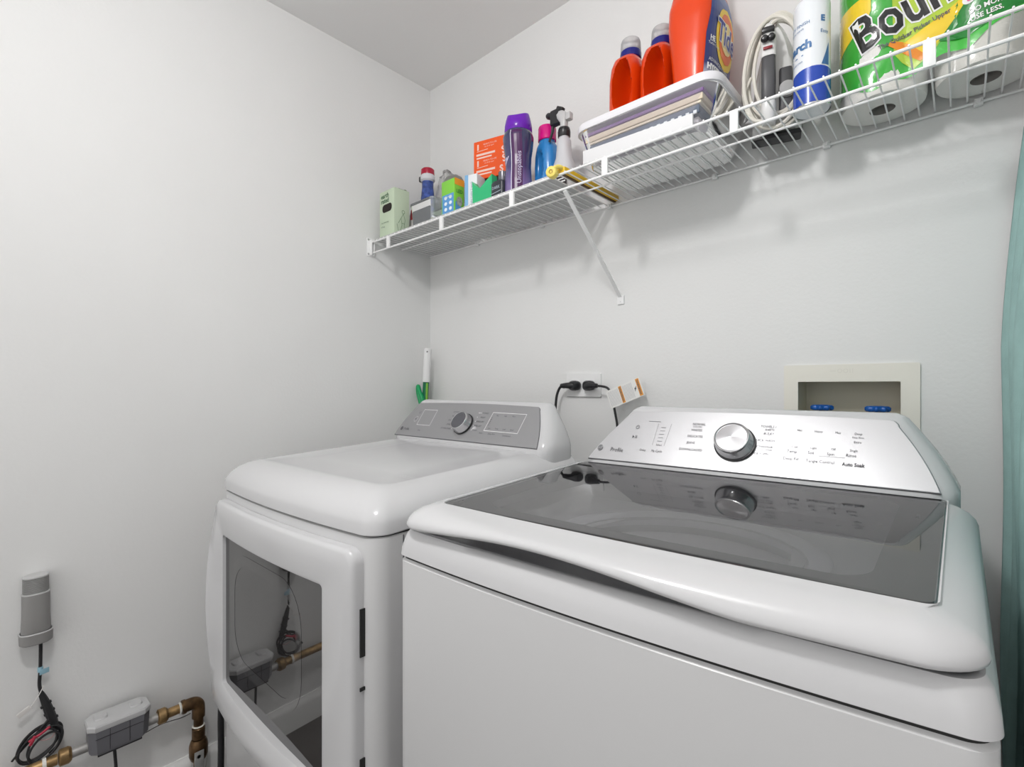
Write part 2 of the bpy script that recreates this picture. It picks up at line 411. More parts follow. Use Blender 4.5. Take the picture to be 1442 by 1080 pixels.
obj('printed_markings', onpanel(P, join(*wt)), GREYP, wa, 0, world=True)
lg = thing  # noqa
emb = join(disc2(.0775,1.0405,.0062))
obj('emblem', onpanel(P, emb), GREYP, wa, 0, world=True, label='round dark monogram emblem')
obj('emblem_letters', onpanel(P, join(tx('GE',.0075,.0775,1.0405,shear=.3), ring2(.0775,1.0405,.0052,.0005)), .0041), mat('emblem_grey',(.55,.55,.56),.5,bump=.01), wa, 0, world=True)

# ---- dryer
DO = (.2407,-.876); DM = amap(DO, radians(2.6)); DW = .683
dr = thing('clothes_dryer', (DO[0]+.34, DO[1]+.35, 0), 'white front-load dryer with a large dark window door, left of the washing machine', 'dryer')
def dlo(name, VF, m, sm=40, par=dr, **k): return obj(name, mapv(VF, DM), m, par, sm, world=True, **k)
def dring(x0,x1,y0,y1,r,bow,ins,z,**k): return lidring(x0,x1,y0,y1,r,.02,bow,ins,z,**k)
B=.020
dlo('cabinet', loft([dring(0,DW,.002,.63,.034,B,.006,.04), dring(0,DW,.002,.63,.034,B,.002,.05), dring(0,DW,.002,.63,.034,B,.002,.908), dring(0,DW,.002,.63,.034,B,.006,.911)]), ENAMEL2)
dlo('seam', loft([dring(0,DW,.002,.63,.034,B,.005,.910), dring(0,DW,.002,.63,.034,B,.005,.914)],False,False), GAP)
dlo('side_seam', join(box(DW-.0026,DW-.0013,.062,.0642,.05,.907)), GREYP)
dsl = lambda ring: [(x,y,z+.050*max(0,y-.1)) for x,y,z in ring]
tp = [dring(0,DW,0,.63,.036,B,.003,.9125), dring(0,DW,0,.63,.036,B,0,.915), dring(0,DW,0,.63,.036,B,.0,.934), dring(0,DW,0,.63,.036,B,.003,.943), dring(0,DW,0,.63,.04,B,.012,.957),
      dring(0,DW,0,.63,.045,B,.026,.970), dring(0,DW,0,.63,.05,B*.9,.045,.981), dring(0,DW,0,.63,.06,B*.7,.064,.9865), dring(0,DW,0,.63,.075,B*.5,.074,.9873), dring(0,DW,0,.63,.08,B*.5,.078,.9865), dring(0,DW,0,.63,.09,B*.3,.16,.9875)]
dlo('top_panel', loft([dsl(r) for r in tp], False, True), ENAMEL, 50)
P2 = console(dr, DM, .032, .668, .046, .636, .088, .588, .4985, STEELD, .62)
knob(dr, P2, .340, 1.063, .033, .026, None, True)
dk = [ut('Profile',.010,.095,1.037)]
for i,a in enumerate(('COTTONS','MIXED','DELICATE','JEANS','DOWNLOADED')): dk.append(ut(a,.0062,.287-.003*i,1.096-.012*i))
for i,a in enumerate(('TOWELS','BULKY','SPEED DRY','TIMED DRY','STEAM')): dk.append(ut(a,.0062,.408-.003*i,1.097-.012*i))
for i,a in enumerate(('Less','Temp','Level','Signal')): dk.append(ut(a,.0056,.448+.028*i,1.057))
for i,a in enumerate(('Max','High','More')): dk.append(ut(a,.0050,.458+.03*i,1.092))
for i in range(5): dk.append(disc2(.440,1.066+.005*i,.0011))
dk += [ut('Steam',.0055,.425,1.043), ut('Damp Alert',.0055,.466,1.0425), ut('Control Lock',.0055,.522,1.041), ut('Delay',.0052,.158,1.036),
       ring2(.118,1.090,.0035,.0009,20,pi/2+.5,2.5*pi-.5), flat([(.112,1.066),(.112,1.072),(.117,1.069)]), disc2(.0695,1.0375,.0058)]
obj('printed_markings', onpanel(P2, join(*dk)), GREYP, dr, 0, world=True)
dw = [line2([(.133,1.052),(.133,1.099),(.196,1.099),(.196,1.052),(.133,1.052)],.0012), line2([(.432,1.050),(.436,1.100),(.560,1.099),(.556,1.049),(.432,1.050)],.0014),
      ring2(.115,1.069,.008,.0006), line2([(.392,1.097),(.380,1.097)],.0012)]
for i in range(5):
    dw.append(disc2(.300,1.096-.012*i,.0012)); dw.append(disc2(.382,1.097-.012*i,.0012))
obj('white_markings', onpanel(P2, join(*dw), .0036), WHITEP, dr, 0, world=True)
dlo('small_print', join(*[xf(tx('Clean filter before each load',.0045,0,0), T(.585,.135+.007*i,.9905)) for i in range(3)]), mat('pale_print',(.45,.45,.45),.6,bump=.01), 0)
# door: convex white frame with a hand wing on the left, mirror-dark window
dx0,dx1,dz0,dz1 = .018,.652,.385,.890
wx0,wx1,wz0,wz1 = .088,.566,.452,.812
def dfront(x,z):
    u = (x-DW/2)/(DW/2); y = -B*(1-u*u)
    v = (z-dz0)/(dz1-dz0)
    wing = max(0,1-(x-dx0)/.055); wing = wing*wing*(3-2*wing)
    low = max(0,1-(z-dz0)/.075)
    return y -.020 -.024*wing*max(0,sin(pi*min(1,max(0,(z-.40)/.46))))**.8 -.010*low
def droundring(x0,x1,z0,z1,r,lift,k=8,m=14):
    pts=[]
    def seg(a,b,n): return [(a[0]+(b[0]-a[0])*i/n, a[1]+(b[1]-a[1])*i/n) for i in range(1,n)]
    c=[((x1-r,z1-r),0),((x0+r,z1-r),pi/2),((x0+r,z0+r),pi),((x1-r,z0+r),1.5*pi)]
    for q,((cx,cz),a0) in enumerate(c):
        arc=[(cx+r*cos(a0+pi/2*i/k),cz+r*sin(a0+pi/2*i/k)) for i in range(k+1)]
        if pts: pts+=seg(pts[-1],arc[0],m)
        pts+=arc
    pts+=seg(pts[-1],pts[0],m)
    out=[]
    for x,z in pts:
        sag = -.014*(1-((x-DW/2)/(DW/2))**2)*max(0,1-(z-z0)/.08)
        out.append((x, dfront(x,z)+lift, z+sag))
    return out
door = dlo('door', loft([droundring(dx0,dx1,dz0,dz1,.028,.024), droundring(dx0,dx1,dz0,dz1,.028,.010), droundring(dx0+.002,dx1-.002,dz0+.002,dz1-.002,.028,.004), droundring(dx0+.008,dx1-.008,dz0+.008,dz1-.008,.026,0),
    droundring(dx0+.03,dx1-.035,dz0+.03,dz1-.035,.02,.0), droundring(wx0-.005,wx1+.006,wz0-.006,wz1+.006,.012,-.001), droundring(wx0,wx1,wz0,wz1,.009,.001), droundring(wx0+.001,wx1-.001,wz0+.001,wz1-.001,.009,.024)], False, False), ENAMEL, 45)
def gflat(x,z,l=0): return (x, -.0235-.014*(x-.3)+l, z)
go = [(x,z) for x,y,z in droundring(wx0-.003,wx1+.003,wz0-.003,wz1+.003,.009,0)]
dlo('window_glass', ([gflat(x,z) for x,z in go],[tuple(range(len(go)))]), mat('dark_window_glass',(.022,.021,.021),.02,spec=1.0,ior=1.85,bump=.0), 0, door)
gi0 = rrect(.36,.275,.09,8,.30,.645); gi1 = rrect(.31,.225,.07,8,.30,.645)
dlo('inner_glass_outline', ([gflat(x,z,-.0004) for x,z in gi0]+[gflat(x,z,-.0004) for x,z in gi1], [(j,(j+1)%36,36+(j+1)%36,36+j) for j in range(36)]), mat('dim_glass_outline',(.045,.044,.044),.05,spec=1.0,ior=1.85,bump=.0), 0, door)

for z0_,z1_ in ((.70,.785),(.640,.646),(.45,.52)): dlo('hinge_gap', box(dx1+.0008,dx1+.0032,-.008,.006,z0_,z1_), GAP, 0)

# ------------------------------------------------------------------ wire shelf
SY = -.285; XL, XR = .006, 1.782
sh = thing('wire_shelf', (XL, 0, 1.70), 'white ventilated wire shelf across the back wall above the machines', 'shelf')
def so(name, VF, m=WIREM, sm=40, **k): return obj(name, VF, m, sh, sm, world=True, **k)
def sxrod(x0,x1,y,z,r): return rod((x0,y,z),(x1,y,z),r)
so('top_front_rod', sxrod(XL,XR,SY,1.7295,.0032)); so('bottom_front_rod', sxrod(XL,XR,SY,1.6885,.0032))
so('middle_rod', sxrod(XL+.012,XR,-.156,1.7255,.0026)); so('back_rod', sxrod(XL,XR,-.006,1.7265,.0028))
wv = rod((0,SY-.004,0),(0,-.003,0),.0016,6)
wme = None; nW = int((XR-XL-.02)/.0238)
for i in range(nW+1):
    x = XL+.012+.0238*i
    if wme is None:
        wo = obj('wire', wv, WIREM, sh); wme = wo.data
    else:
        wo = bpy.data.objects.new('wire', wme); COL.objects.link(wo); wo.parent = sh
    wo.location = (x-XL, 0, 1.7325-1.70)
for x in (.117,.424,.736,1.041,1.340,1.638):
    so('clip_post', box(x-.008,x+.008,SY-.0045,SY+.0035,1.6865,1.7315,.0015))
for x in (.30,.62,.885,1.20,1.45,1.70):
    c = so('wall_clip', join(box(x-.007,x+.007,-.012,0,1.719,1.733,.002), box(x-.004,x+.004,-.016,-.010,1.722,1.730,.002)), PLAST)
def diag(a,b,w,t):
    a=Vector(a);b=Vector(b);d=(b-a).normalized(); X=Vector((1,0,0)); n=d.cross(X).normalized()
    V=[]
    for p in (a,b):
        for s,u in ((-1,-1),(1,-1),(1,1),(-1,1)): V.append(tuple(p+X*s*w/2+n*u*t/2))
    return V,[(3,2,1,0),(4,5,6,7),(0,1,5,4),(1,2,6,5),(2,3,7,6),(3,0,4,7)]
br = so('support_brace', join(diag((.921,SY,1.683),(.921,-.006,1.447),.011,.004), diag((.921,-.006,1.449),(.921,-.003,1.425),.022,.003)))
obj('brace_foot', box(.910,.932,-.0035,-.0005,1.424,1.452,.001), WIREM, br, world=True)
obj('screw', xf(lathe([(.004,0),(.0035,.0015),(.001,.002)],12), T(.921,-.0035,1.433)@R(pi/2,'X')), mat('screw_steel',(.5,.5,.5),.35,metal=1,bump=.02), br, world=True)
eb = so('end_bracket', join(box(.0005,.004,-.305,-.270,1.676,1.746,.001), box(.004,.016,SY-.008,SY-.004,1.680,1.738,.001), box(.004,.016,SY+.004,SY+.007,1.680,1.738,.001)))
for z in (1.684,1.739): obj('screw', xf(lathe([(.004,0),(.0035,.0015),(.001,.002)],12), T(.004,-.299,z)@R(pi/2,'Y')), MATS['screw_steel'], eb, world=True)
DZ = 1.7356
ln = thing('shelf_liner', (.445,-.14,1.7342), 'white liner sheet on the left half of the wire shelf under the small bottles', 'liner')
obj('sheet', join(box(-.427,.425,-.136,.122,0,.0010), box(-.427,.425,-.1375,-.1362,0,.0075)), thin('milky_liner',(.85,.85,.85),.3,1.3,.55,(.85,.85,.85)), ln, 0)

# ------------------------------------------------------------------ things on the shelf
def boxthing(name, x0,x1,y0,y1,z0,z1, m, label, cat, rz=0, bev=.0012):
    t = thing(name, ((x0+x1)/2,(y0+y1)/2,z0), label, cat, rz)
    obj('carton', box(-(x1-x0)/2,(x1-x0)/2,-(y1-y0)/2,(y1-y0)/2,0,z1-z0,bev), m, t)
    return t
def face_y(w2, d2):  # print on the -y face, 2D origin at bottom-left of the face
    return lambda VF, lift=.0004: xf(VF, T(-w2,-d2-lift,0)@R(pi/2,'X'))
def face_x(w2, d2):  # print on the +x face, 2D origin at its front bottom
    return lambda VF, lift=.0004: xf(VF, T(w2+lift,-d2,0)@R(pi/2,'Z')@R(pi/2,'X'))

# 1 pale green bag-dispenser carton
SAGE = mat('sage_card',(.56,.66,.50),.6,bump=.05,var=.04); DGREEN = mat('dark_green_print',(.05,.13,.06),.6,bump=.01)
t = boxthing('dispenser_box', .036,.132,-.270,-.203,DZ,1.9145, SAGE, 'pale green cardboard bag dispenser box at the left end of the shelf', 'box')
f = face_y(.048,.0335); g = face_x(.048,.0335)
obj('slot', f(flat(rrect(.062,.030,.013,4,.050,.112))), mat('slot_dark',(.02,.015,.012),.8,bump=.02), t, 0)
obj('printed_lettering', join(f(tx('earth',.024,.010,.160,align='LEFT',bold=.0006)), f(tx('rated',.024,.010,.141,align='LEFT',bold=.0006)), f(tx('dog waste bags',.008,.012,.060,align='LEFT')), f(tx('60 bags',.008,.012,.045,align='LEFT'))), DGREEN, t, 0)
obj('drawn_figure', g(join(ring2(.040,.095,.006,.0022), line2([(.040,.088),(.030,.070),(.034,.045),(.026,.020)],.002), line2([(.040,.088),(.048,.066),(.044,.045),(.052,.018)],.002), line2([(.030,.07),(.018,.05)],.002), line2([(.034,.052),(.044,.052)],.002), line2([(.018,.02),(.012,.045)],.002), line2([(.054,.02),(.060,.04)],.002))), mat('figure_print',(.20,.32,.18),.6,bump=.01), t, 0)
obj('flap', box(-.046,.046,-.004,.004,0,.0015), SAGE, t).matrix_local = T(0,.020,.1815)@R(-.35,'X')
obj('opening', box(-.040,.044,-.012,.026,.1800,.1812), MATS['slot_dark'], t, 0)

# 2 clear plastic tub with small contents
CLEAR = thin('clear_plastic',(.86,.88,.90),.06,1.45,.22,(.72,.76,.80)); FILM = thin('clear_film',(.90,.90,.90),.12,1.4,.22,(.8,.8,.8))
t = thing('plastic_tub', (.252,-.192,DZ), 'small clear plastic tub with odds and ends beside the pale green box', 'tub')
def boxring(w,d,r,z): return [(x,y,z) for x,y in rrect(w,d,r,5)]
obj('tub_body', loft([boxring(.118,.082,.012,.002), boxring(.132,.092,.014,.098), boxring(.140,.100,.016,.100), boxring(.140,.100,.016,.106), boxring(.135,.095,.014,.106), boxring(.113,.077,.010,.006)], True, True), CLEAR, t)
for i,(x,y,r,c) in enumerate(((-.03,-.02,.018,(.75,.75,.78)),(.01,-.022,.016,(.70,.68,.66)),(.036,-.025,.012,(.75,.66,.25)),(.0,.02,.02,(.5,.5,.55)))):
    obj('packet', xf(sloft([(0,r*.9,r*.8),(.01,r,r),(.028,r*.8,r*.9),(.034,r*.4,r*.5)],3,16), T(x,y,.008)), mat('packet_%d'%i,c,.4,bump=.2), t)

# 3 blue sprayer with a red cap, behind the tub
NAVY = mat('blue_plastic',(.05,.09,.32),.2,var=.5,vscale=60,bump=.1); RED = mat('red_plastic',(.42,.01,.04),.2,bump=.02)
t = thing('spray_bottle', (.112,-.10,DZ), 'blue patterned bottle with a red cap standing behind the clear tub', 'bottle')
obj('bottle_body', lathe([(.028,0),(.031,.004),(.030,.14),(.027,.19),(.0225,.23),(.023,.255)],28), NAVY, t)
obj('collar', lathe([(.024,.252),(.029,.258),(.029,.272),(.025,.280)],28), mat('pale_collar',(.7,.7,.74),.15,bump=.1,bscale=300), t)
obj('cap', lathe([(.026,.279),(.0265,.282),(.026,.300),(.022,.304),(.002,.305)],28), RED, t)
obj('spout', join(box(-.046,-.020,-.011,.006,.262,.284,.005)), BLACKP, t)
# 4 clear bag with a grey lid inside
t = thing('plastic_bag', (.222,-.072,DZ+.006), 'crumpled clear plastic bag holding a grey dome-shaped piece', 'bag')
rng = random.Random(7)
def crumple(prof, amp, N=28, n=2.2):
    V,F = sloft(prof, n, N)
    return [(x+rng.uniform(-amp,amp), y+rng.uniform(-amp,amp), z+rng.uniform(-amp,amp)) for x,y,z in V], F
obj('film', crumple([(.004,.04,.035),(.06,.058,.05),(.12,.068,.05),(.17,.070,.05),(.21,.064,.045),(.24,.042,.03,-.01),(.262,.02,.015,-.02),(.275,.008,.006,-.03)], .006), FILM, t, 0)
obj('grey_dome', xf(lathe([(.002,.030),(.020,.027),(.036,.014),(.042,-.004),(.040,-.007)],24), T(.022,-.008,.212)@R(.6,'X')@R(.25,'Y')), mat('grey_foam',(.22,.22,.21),.5,bump=.3,bscale=150), t)
obj('grey_core', crumple([(.02,.03,.028),(.08,.036,.03),(.15,.034,.03),(.19,.02,.02)], .003), mat('grey_wrap',(.40,.40,.40),.5,bump=.3,bscale=100), t)
# small red item peeking between
t = thing('red_pouch', (.105,-.165,DZ), 'small red and white packet tucked behind the pale green box', 'packet')
obj('packet_body', crumple([(0,.014,.009),(.05,.016,.010),(.105,.015,.008),(.128,.012,.004)], .0015,20), mat('red_packet',(.45,.04,.05),.35,bump=.15), t)
obj('packet_band', sloft([(.06,.0172,.0112),(.085,.0168,.0106)],2.2,20), mat('white_packet',(.75,.73,.72),.4,bump=.1), t)

# 5 green and blue light-bulb carton
LIME = mat('lime_card',(.22,.60,.06),.45,bump=.03); SKY = mat('blue_card',(.10,.32,.66),.45,bump=.03); ORG=mat('amber_card',(.80,.33,.03),.45,bump=.03)
t = boxthing('carton_of_bulbs', .3815,.4475,-.250,-.208,DZ,1.865, LIME, 'lime green and blue light bulb carton with an orange top edge', 'box')
f = face_y(.033,.021); g = face_x(.033,.021)
obj('blue_panel', join(f(flat([(.004,.0),(.062,.0),(.062,.082),(.004,.082)])), g(flat([(.004,.0),(.040,.0),(.040,.03),(.004,.055)]))), SKY, t, 0)
obj('white_marks', join(*[f(disc2(.022+.024*(i%2),.014+.019*(i//2),.0075,.006,14),.0008) for i in range(8)], f(tx('soft white',.010,.033,.074),.0008)), mat('pale_print2',(.80,.88,.95),.5,bump=.01), t, 0)
obj('orange_band', g(flat([(0,.108),(.042,.108),(.042,.130),(0,.130)]),.0006), ORG, t, 0)
obj('pictured_bulb', g(join(disc2(.021,.055,.013,.016)),.0008), mat('grey_picture',(.35,.38,.36),.5,var=.4,vscale=120,bump=.02), t, 0)
obj('green_lettering', g(tx('LED',.016,.021,.088,bold=.0004),.0008), mat('deep_green_print',(.04,.22,.05),.5,bump=.01), t, 0)
# 6 slim white and blue carton
t = boxthing('slim_carton', .480,.526,-.235,-.185,DZ,1.861, mat('white_card',(.80,.82,.84),.45,bump=.03), 'slim white and pale blue carton right of the lime green carton', 'box', rz=.25)
f = face_y(.023,.025)
obj('blue_stripe', f(flat([(0,0),(.013,0),(.013,.126),(0,.126)])), mat('pale_blue_card',(.22,.45,.72),.45,bump=.03), t, 0)
obj('side_print', f(tx('Night Light 2 pack',.011,.026,.062,rot=pi/2),.0008), mat('blue_grey_print',(.30,.38,.48),.5,bump=.01), t, 0)
# 7 black carton with the orange carton on it
t = boxthing('black_carton', .462,.598,-.150,-.072,DZ,1.872, mat('black_card',(.02,.02,.02),.5,bump=.04), 'low black carton under the orange carton, mostly hidden', 'box', rz=radians(14))
ORANGE = mat('orange_card',(.86,.10,.012),.45,bump=.03)
t = boxthing('orange_carton', .451,.593,-.158,-.108,1.8728,2.0015, ORANGE, 'bright orange carton with white lettering behind the purple bottle', 'box', rz=radians(14))
f = face_y(.071,.025)
ol = []
for k,(y0) in enumerate((.100,.045)):
    ol += [flat([(.014,y0-.002),(.020,y0-.002),(.020,y0+.018),(.014,y0+.018)]), tx('READY-TO-USE',.0075,.038,y0+.014,align='LEFT'), tx('mix & fill repair',.006,.042,y0+.006,align='LEFT'), line2([(.014,y0-.006),(.055,y0-.004)],.0018),
           line2([(.014,y0-.018),(.080,y0-.018)],.007), line2([(.014,y0-.029),(.068,y0-.029)],.005)]
ol += [tx('S',.034,.117,.080,rot=.3,bold=.001), tx('S',.034,.119,.052,rot=.2,bold=.001), tx('S',.03,.108,.02,rot=.1,bold=.001)]
obj('printed_lettering', f(join(*ol)), mat('pink_white_print',(.88,.62,.55),.5,bump=.01), t, 0)
# 8 green pouch
GRN = mat('green_foil',(.03,.50,.20),.35,bump=.25,bscale=60)
t = thing('green_pouch', (.572,-.235,DZ), 'bright green folded pouch in front of the orange carton', 'pouch')
pp = [(-.042,0),(.044,0),(.046,.092),(.030,.082),(-.008,.062),(-.030,.078),(-.042,.092)]
obj('pouch_body', loft([[(x,-.010+.004*sin(z*60),z) for x,z in pp],[(x*.98,.010,z*.98) for x,z in pp]]), GRN, t, 20)
obj('white_print', xf(join(tx('FRESH',.016,.0,.012,rot=.15,bold=.0006), disc2(-.03,.01,.004)), T(0,-.0128,0)@R(pi/2,'X')), WHITEP, t, 0)
# 9 black bottle with grey cap
t = thing('dark_jar', (.650,-.243,DZ), 'small black container with a grey cap and label beside the purple bottle', 'container')
obj('jar_body', sloft([(0,.024,.018),(.003,.026,.020),(.052,.026,.020),(.058,.020,.017)],4,28), mat('black_slate',(.03,.035,.045),.35,bump=.05), t)
obj('cap', xf(lathe([(.013,.057),(.0135,.059),(.0135,.084),(.011,.086),(.001,.0865)],24), T(.010,0,0)), mat('gunmetal_cap',(.16,.16,.18),.25,metal=.5,bump=.02), t)
obj('label_print', xf(join(tx('DARK',.012,0,.036,bold=.0003), line2([(-.02,.020),(.02,.024)],.0022), line2([(-.02,.012),(.02,.012)],.001)), T(0,-.0206,0)@R(pi/2,'X')), mat('slate_print',(.35,.42,.48),.5,bump=.01), t, 0)

# curved print: wraps a flat mesh (u = arc length, v = height) round a vertical bottle radius fn
def wrapcyl(VF, rad, a0, lift=.0006):
    out=[]
    for u,v,_ in VF[0]:
        r = rad(v)+lift; a = a0+u/r
        out.append((r*cos(a), r*sin(a), v))
    return out, VF[1]
def subd(VF, k=1):
    me = bpy.data.meshes.new('s'); me.from_pydata(VF[0],[],VF[1]); bm = bmesh.new(); bm.from_mesh(me)
    bmesh.ops.triangulate(bm, faces=bm.faces)
    for _ in range(k): bmesh.ops.subdivide_edges(bm, edges=[e for e in bm.edges], cuts=1, use_grid_fill=True)
    bm.verts.index_update(); r = [tuple(v.co) for v in bm.verts],[tuple(v.index for v in f.verts) for f in bm.faces]
    bm.free(); bpy.data.meshes.remove(me); return r
def interp(tab, z):
    for (a,ra),(b,rb) in zip(tab[:-1],tab[1:]):
        if a<=z<=b: return ra+(rb-ra)*(z-a)/(b-a+1e-9)
    return tab[-1][1] if z>tab[-1][0] else tab[0][1]
# 10 purple scent-bead bottle
t = thing('purple_bottle', (.700,-.218,DZ), 'tall dark purple bottle with a violet cap and white lettering', 'bottle')
tab=[(0,.036),(.006,.040),(.05,.0405),(.09,.0385),(.12,.0395),(.155,.0445),(.178,.0465),(.192,.0425),(.197,.0385)]
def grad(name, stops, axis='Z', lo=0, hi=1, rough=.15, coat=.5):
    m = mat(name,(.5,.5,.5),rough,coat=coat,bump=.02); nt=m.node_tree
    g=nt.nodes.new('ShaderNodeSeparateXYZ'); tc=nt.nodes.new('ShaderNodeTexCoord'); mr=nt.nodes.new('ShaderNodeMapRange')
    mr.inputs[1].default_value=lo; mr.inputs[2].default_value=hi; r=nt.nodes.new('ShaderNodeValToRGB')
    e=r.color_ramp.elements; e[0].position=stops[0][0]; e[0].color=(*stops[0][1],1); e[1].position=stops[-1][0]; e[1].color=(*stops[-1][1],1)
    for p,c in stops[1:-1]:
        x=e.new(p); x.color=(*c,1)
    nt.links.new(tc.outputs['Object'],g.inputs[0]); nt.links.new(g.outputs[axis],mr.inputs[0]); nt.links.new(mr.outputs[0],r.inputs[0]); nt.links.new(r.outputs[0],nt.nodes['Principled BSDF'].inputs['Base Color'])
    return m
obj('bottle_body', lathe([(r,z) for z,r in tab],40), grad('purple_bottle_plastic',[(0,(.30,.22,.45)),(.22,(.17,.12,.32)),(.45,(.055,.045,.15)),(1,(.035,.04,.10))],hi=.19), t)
VIO = mat('violet_plastic',(.14,.012,.42),.22,bump=.02)
capr=[]
for rr_,z in ((.0395,.1955),(.0415,.199),(.041,.215),(.037,.232),(.033,.243),(.028,.244),(.02,.240),(.004,.239)):
    capr.append([(rr_*cos(a),rr_*sin(a),z+(.006*sin(2*a+.6) if z>.238 else (.003*sin(2*a+.6) if z>.23 else 0))) for a in [2*pi*i/40 for i in range(40)]])
obj('cap', loft(capr), VIO, t)
rad = lambda z: interp(tab,z)
obj('lettering', join(wrapcyl(subd(tx('Unstopables',.024,0,0,rot=pi/2,bold=.0003)) if False else subd(xf(tx('Unstopables',.019,0,0),T(0,.080,0)@R(pi/2,'Z'))), rad, -pi/2+.80), wrapcyl(subd(tx('Downy',.030,-.026,.112,bold=.0008,shear=.3)), rad, -pi/2-.62)), mat('lilac_print',(.62,.58,.75),.4,bump=.01), t, 0)
obj('side_stripe', join(wrapcyl(([(u,v/40*.185+.004,0) for v in range(41) for u in (0,.0022)],[(2*i,2*i+1,2*i+3,2*i+2) for i in range(40)]), rad, -pi/2+.18)), mat('pale_stripe',(.75,.73,.82),.3,bump=.01), t, 0)
obj('label_band', wrapcyl(([(u,v/40*.185+.004,0) for v in range(41) for u in (0,.008,.016,.024,.032)],[(5*i+j,5*i+j+1,5*i+j+6,5*i+j+5) for i in range(40) for j in range(4)]), rad, -pi/2+.26,.0003), mat('plum_print',(.07,.015,.09),.3,bump=.01), t, 0)
# 11 blue bottle, pink cap
BLU = mat('blue_bottle_plastic',(.03,.22,.55),.22,coat=.3,bump=.02); PINK = mat('magenta_plastic',(.66,.01,.22),.25,bump=.02)
def gripbottle(par, prof, n, rec, m, N=40, name='bottle_body'):
    """superellipse bottle with a thumb recess (cx, cz, rx, rz, depth) pressed into the -y end"""
    pr_ = []
    for (a,b) in zip(prof[:-1],prof[1:]):
        k = max(1,int((b[0]-a[0])/.006))
        for i in range(k): pr_.append(tuple(p+(q-p)*i/k for p,q in zip(a,b)))
    pr_.append(prof[-1])
    V,F = sloft(pr_, n, N); out=[]
    for x,y,z in V:
        if y<0 and rec:
            for (cx,cz,rx,rz,dp) in rec:
                q = ((x-cx)/rx)**2+((z-cz)/rz)**2
                if q<1: y += dp*(1-q)**.45
        out.append((x,y,z))
    return obj(name,(out,F),m,par,55)
t = thing('blue_bottle', (.748,-.140,DZ), 'bright blue bottle with a magenta cap right of the purple bottle', 'bottle')
gripbottle(t, [(0,.034,.027),(.004,.037,.030),(.06,.038,.031),(.11,.038,.032),(.14,.036,.031),(.165,.032,.028),(.178,.024,.024),(.186,.023,.023)], 2.4, [(-.012,.105,.020,.048,.024)], BLU, 72)
obj('cap', lathe([(.0265,.184),(.028,.186),(.0275,.222),(.0255,.227),(.002,.228)],32), PINK, t)
obj('label_print', xf(join(line2([(.012,.012),(.03,.03)],.010), disc2(.022,.012,.012)), T(0,-.0325,0)@R(pi/2,'X')), PINK, t, 0)
# 12 translucent trigger bottle
MILK = mat('milky_plastic',(.74,.74,.77),.3,bump=.02,trans=.25)
t = thing('trigger_bottle', (.830,-.165,DZ), 'milky white trigger spray bottle with black sprayer and small red label', 'bottle')
obj('bottle_body', sloft([(0,.036,.028),(.004,.039,.031),(.045,.039,.031),(.075,.034,.028),(.10,.024,.022),(.13,.0205,.0205),(.150,.019,.019),(.156,.015,.015),(.164,.015,.015)],2.3,36), MILK, t)
col_ = obj('collar', lathe([(.0165,.160),(.018,.162),(.0185,.176),(.0165,.178),(.0165,.180),(.0175,.1805),(.016,.1865),(.011,.188)],28), BLACKP, t)
hd = obj('sprayer_head', join(xf(sloft([(.186,.009,.010),(.205,.010,.012),(.218,.017,.012,-.006),(.230,.020,.011,-.010),(.238,.014,.009,-.014)],3,24), T(0,0,0)), box(.010,.026,-.009,.009,.205,.226,.004)), mat('clear_white_plastic',(.72,.72,.72),.25,bump=.02,trans=.3), t)
tr = obj('trigger', join(xf(box(-.034,.0,-.0105,.0105,.206,.250,.006,3),T(-.012,0,.0)), tube([(-.030,0,.226),(-.040,0,.208),(-.043,0,.190),(-.054,0,.166)],lambda u:.0062-.0025*u,8), xf(box(-.012,.012,-.007,.007,-.008,.008,.003),T(-.014,0,.246)@R(.5,'Y'))), BLACKP, t)
obj('nozzle', xf(lathe([(.0075,0),(.008,.002),(.0075,.014),(.005,.018)],16), T(-.042,0,.236)@R(-pi/2+.45,'Y')@Matrix.Scale(1.25,4)), BLACKP, t)
lb = obj('label', xf(flat(rrect(.036,.052,.006,4,.014,.030)), T(0,-.0318,0)@R(pi/2,'X')), mat('black_label',(.03,.02,.025),.4,bump=.01), t, 0)
obj('label_top', xf(flat([(.0,.042),(.022,.042),(.022,.055),(.0,.055)]), T(0,-.0322,0)@R(pi/2,'X')), mat('red_label',(.45,.02,.04),.4,bump=.01), t, 0)
obj('label_lines', xf(join(line2([(.0,.037),(.010,.037)],.003), line2([(.0,.028),(.027,.028)],.003), line2([(.002,.020),(.026,.020)],.0035), line2([(.001,.048),(.012,.048)],.003)), T(0,-.0326,0)@R(pi/2,'X')), WHITEP, t, 0)
# 13 yellow tool lying across the shelf
YEL = mat('yellow_plastic',(.82,.52,.03),.35,bump=.04)
t = thing('yellow_tool', (.900,-.15,DZ+.0022), 'yellow tool with a round end lying front to back on the wire shelf', 'tool', rz=0)
obj('handle', join(box(-.013,.013,-.125,.150,.0005,.016,.004)), YEL, t)
obj('brown_strip', box(-.0065,.0035,-.120,.152,-.0012,.0008), mat('brown_wood',(.10,.05,.015),.5,var=.3,bump=.1), t, 0)
hd = obj('round_end', xf(lathe([(.013,-.012),(.0145,-.010),(.0145,.008),(.012,.011),(.006,.0115),(.005,.010),(.002,.010)],28), T(-.006,-.154,-.006)@R(pi/2+.15,'X')@R(.35,'Y')), mat('pale_yellow_plastic',(.86,.70,.16),.35,bump=.04), t)
obj('end_mark', xf(ring2(0,0,.004,.0012), T(-.006,-.154,-.006)@R(pi/2+.15,'X')@R(.35,'Y')@T(0,0,.0118)), mat('brown_print',(.3,.14,.04),.5,bump=.01), t, 0)
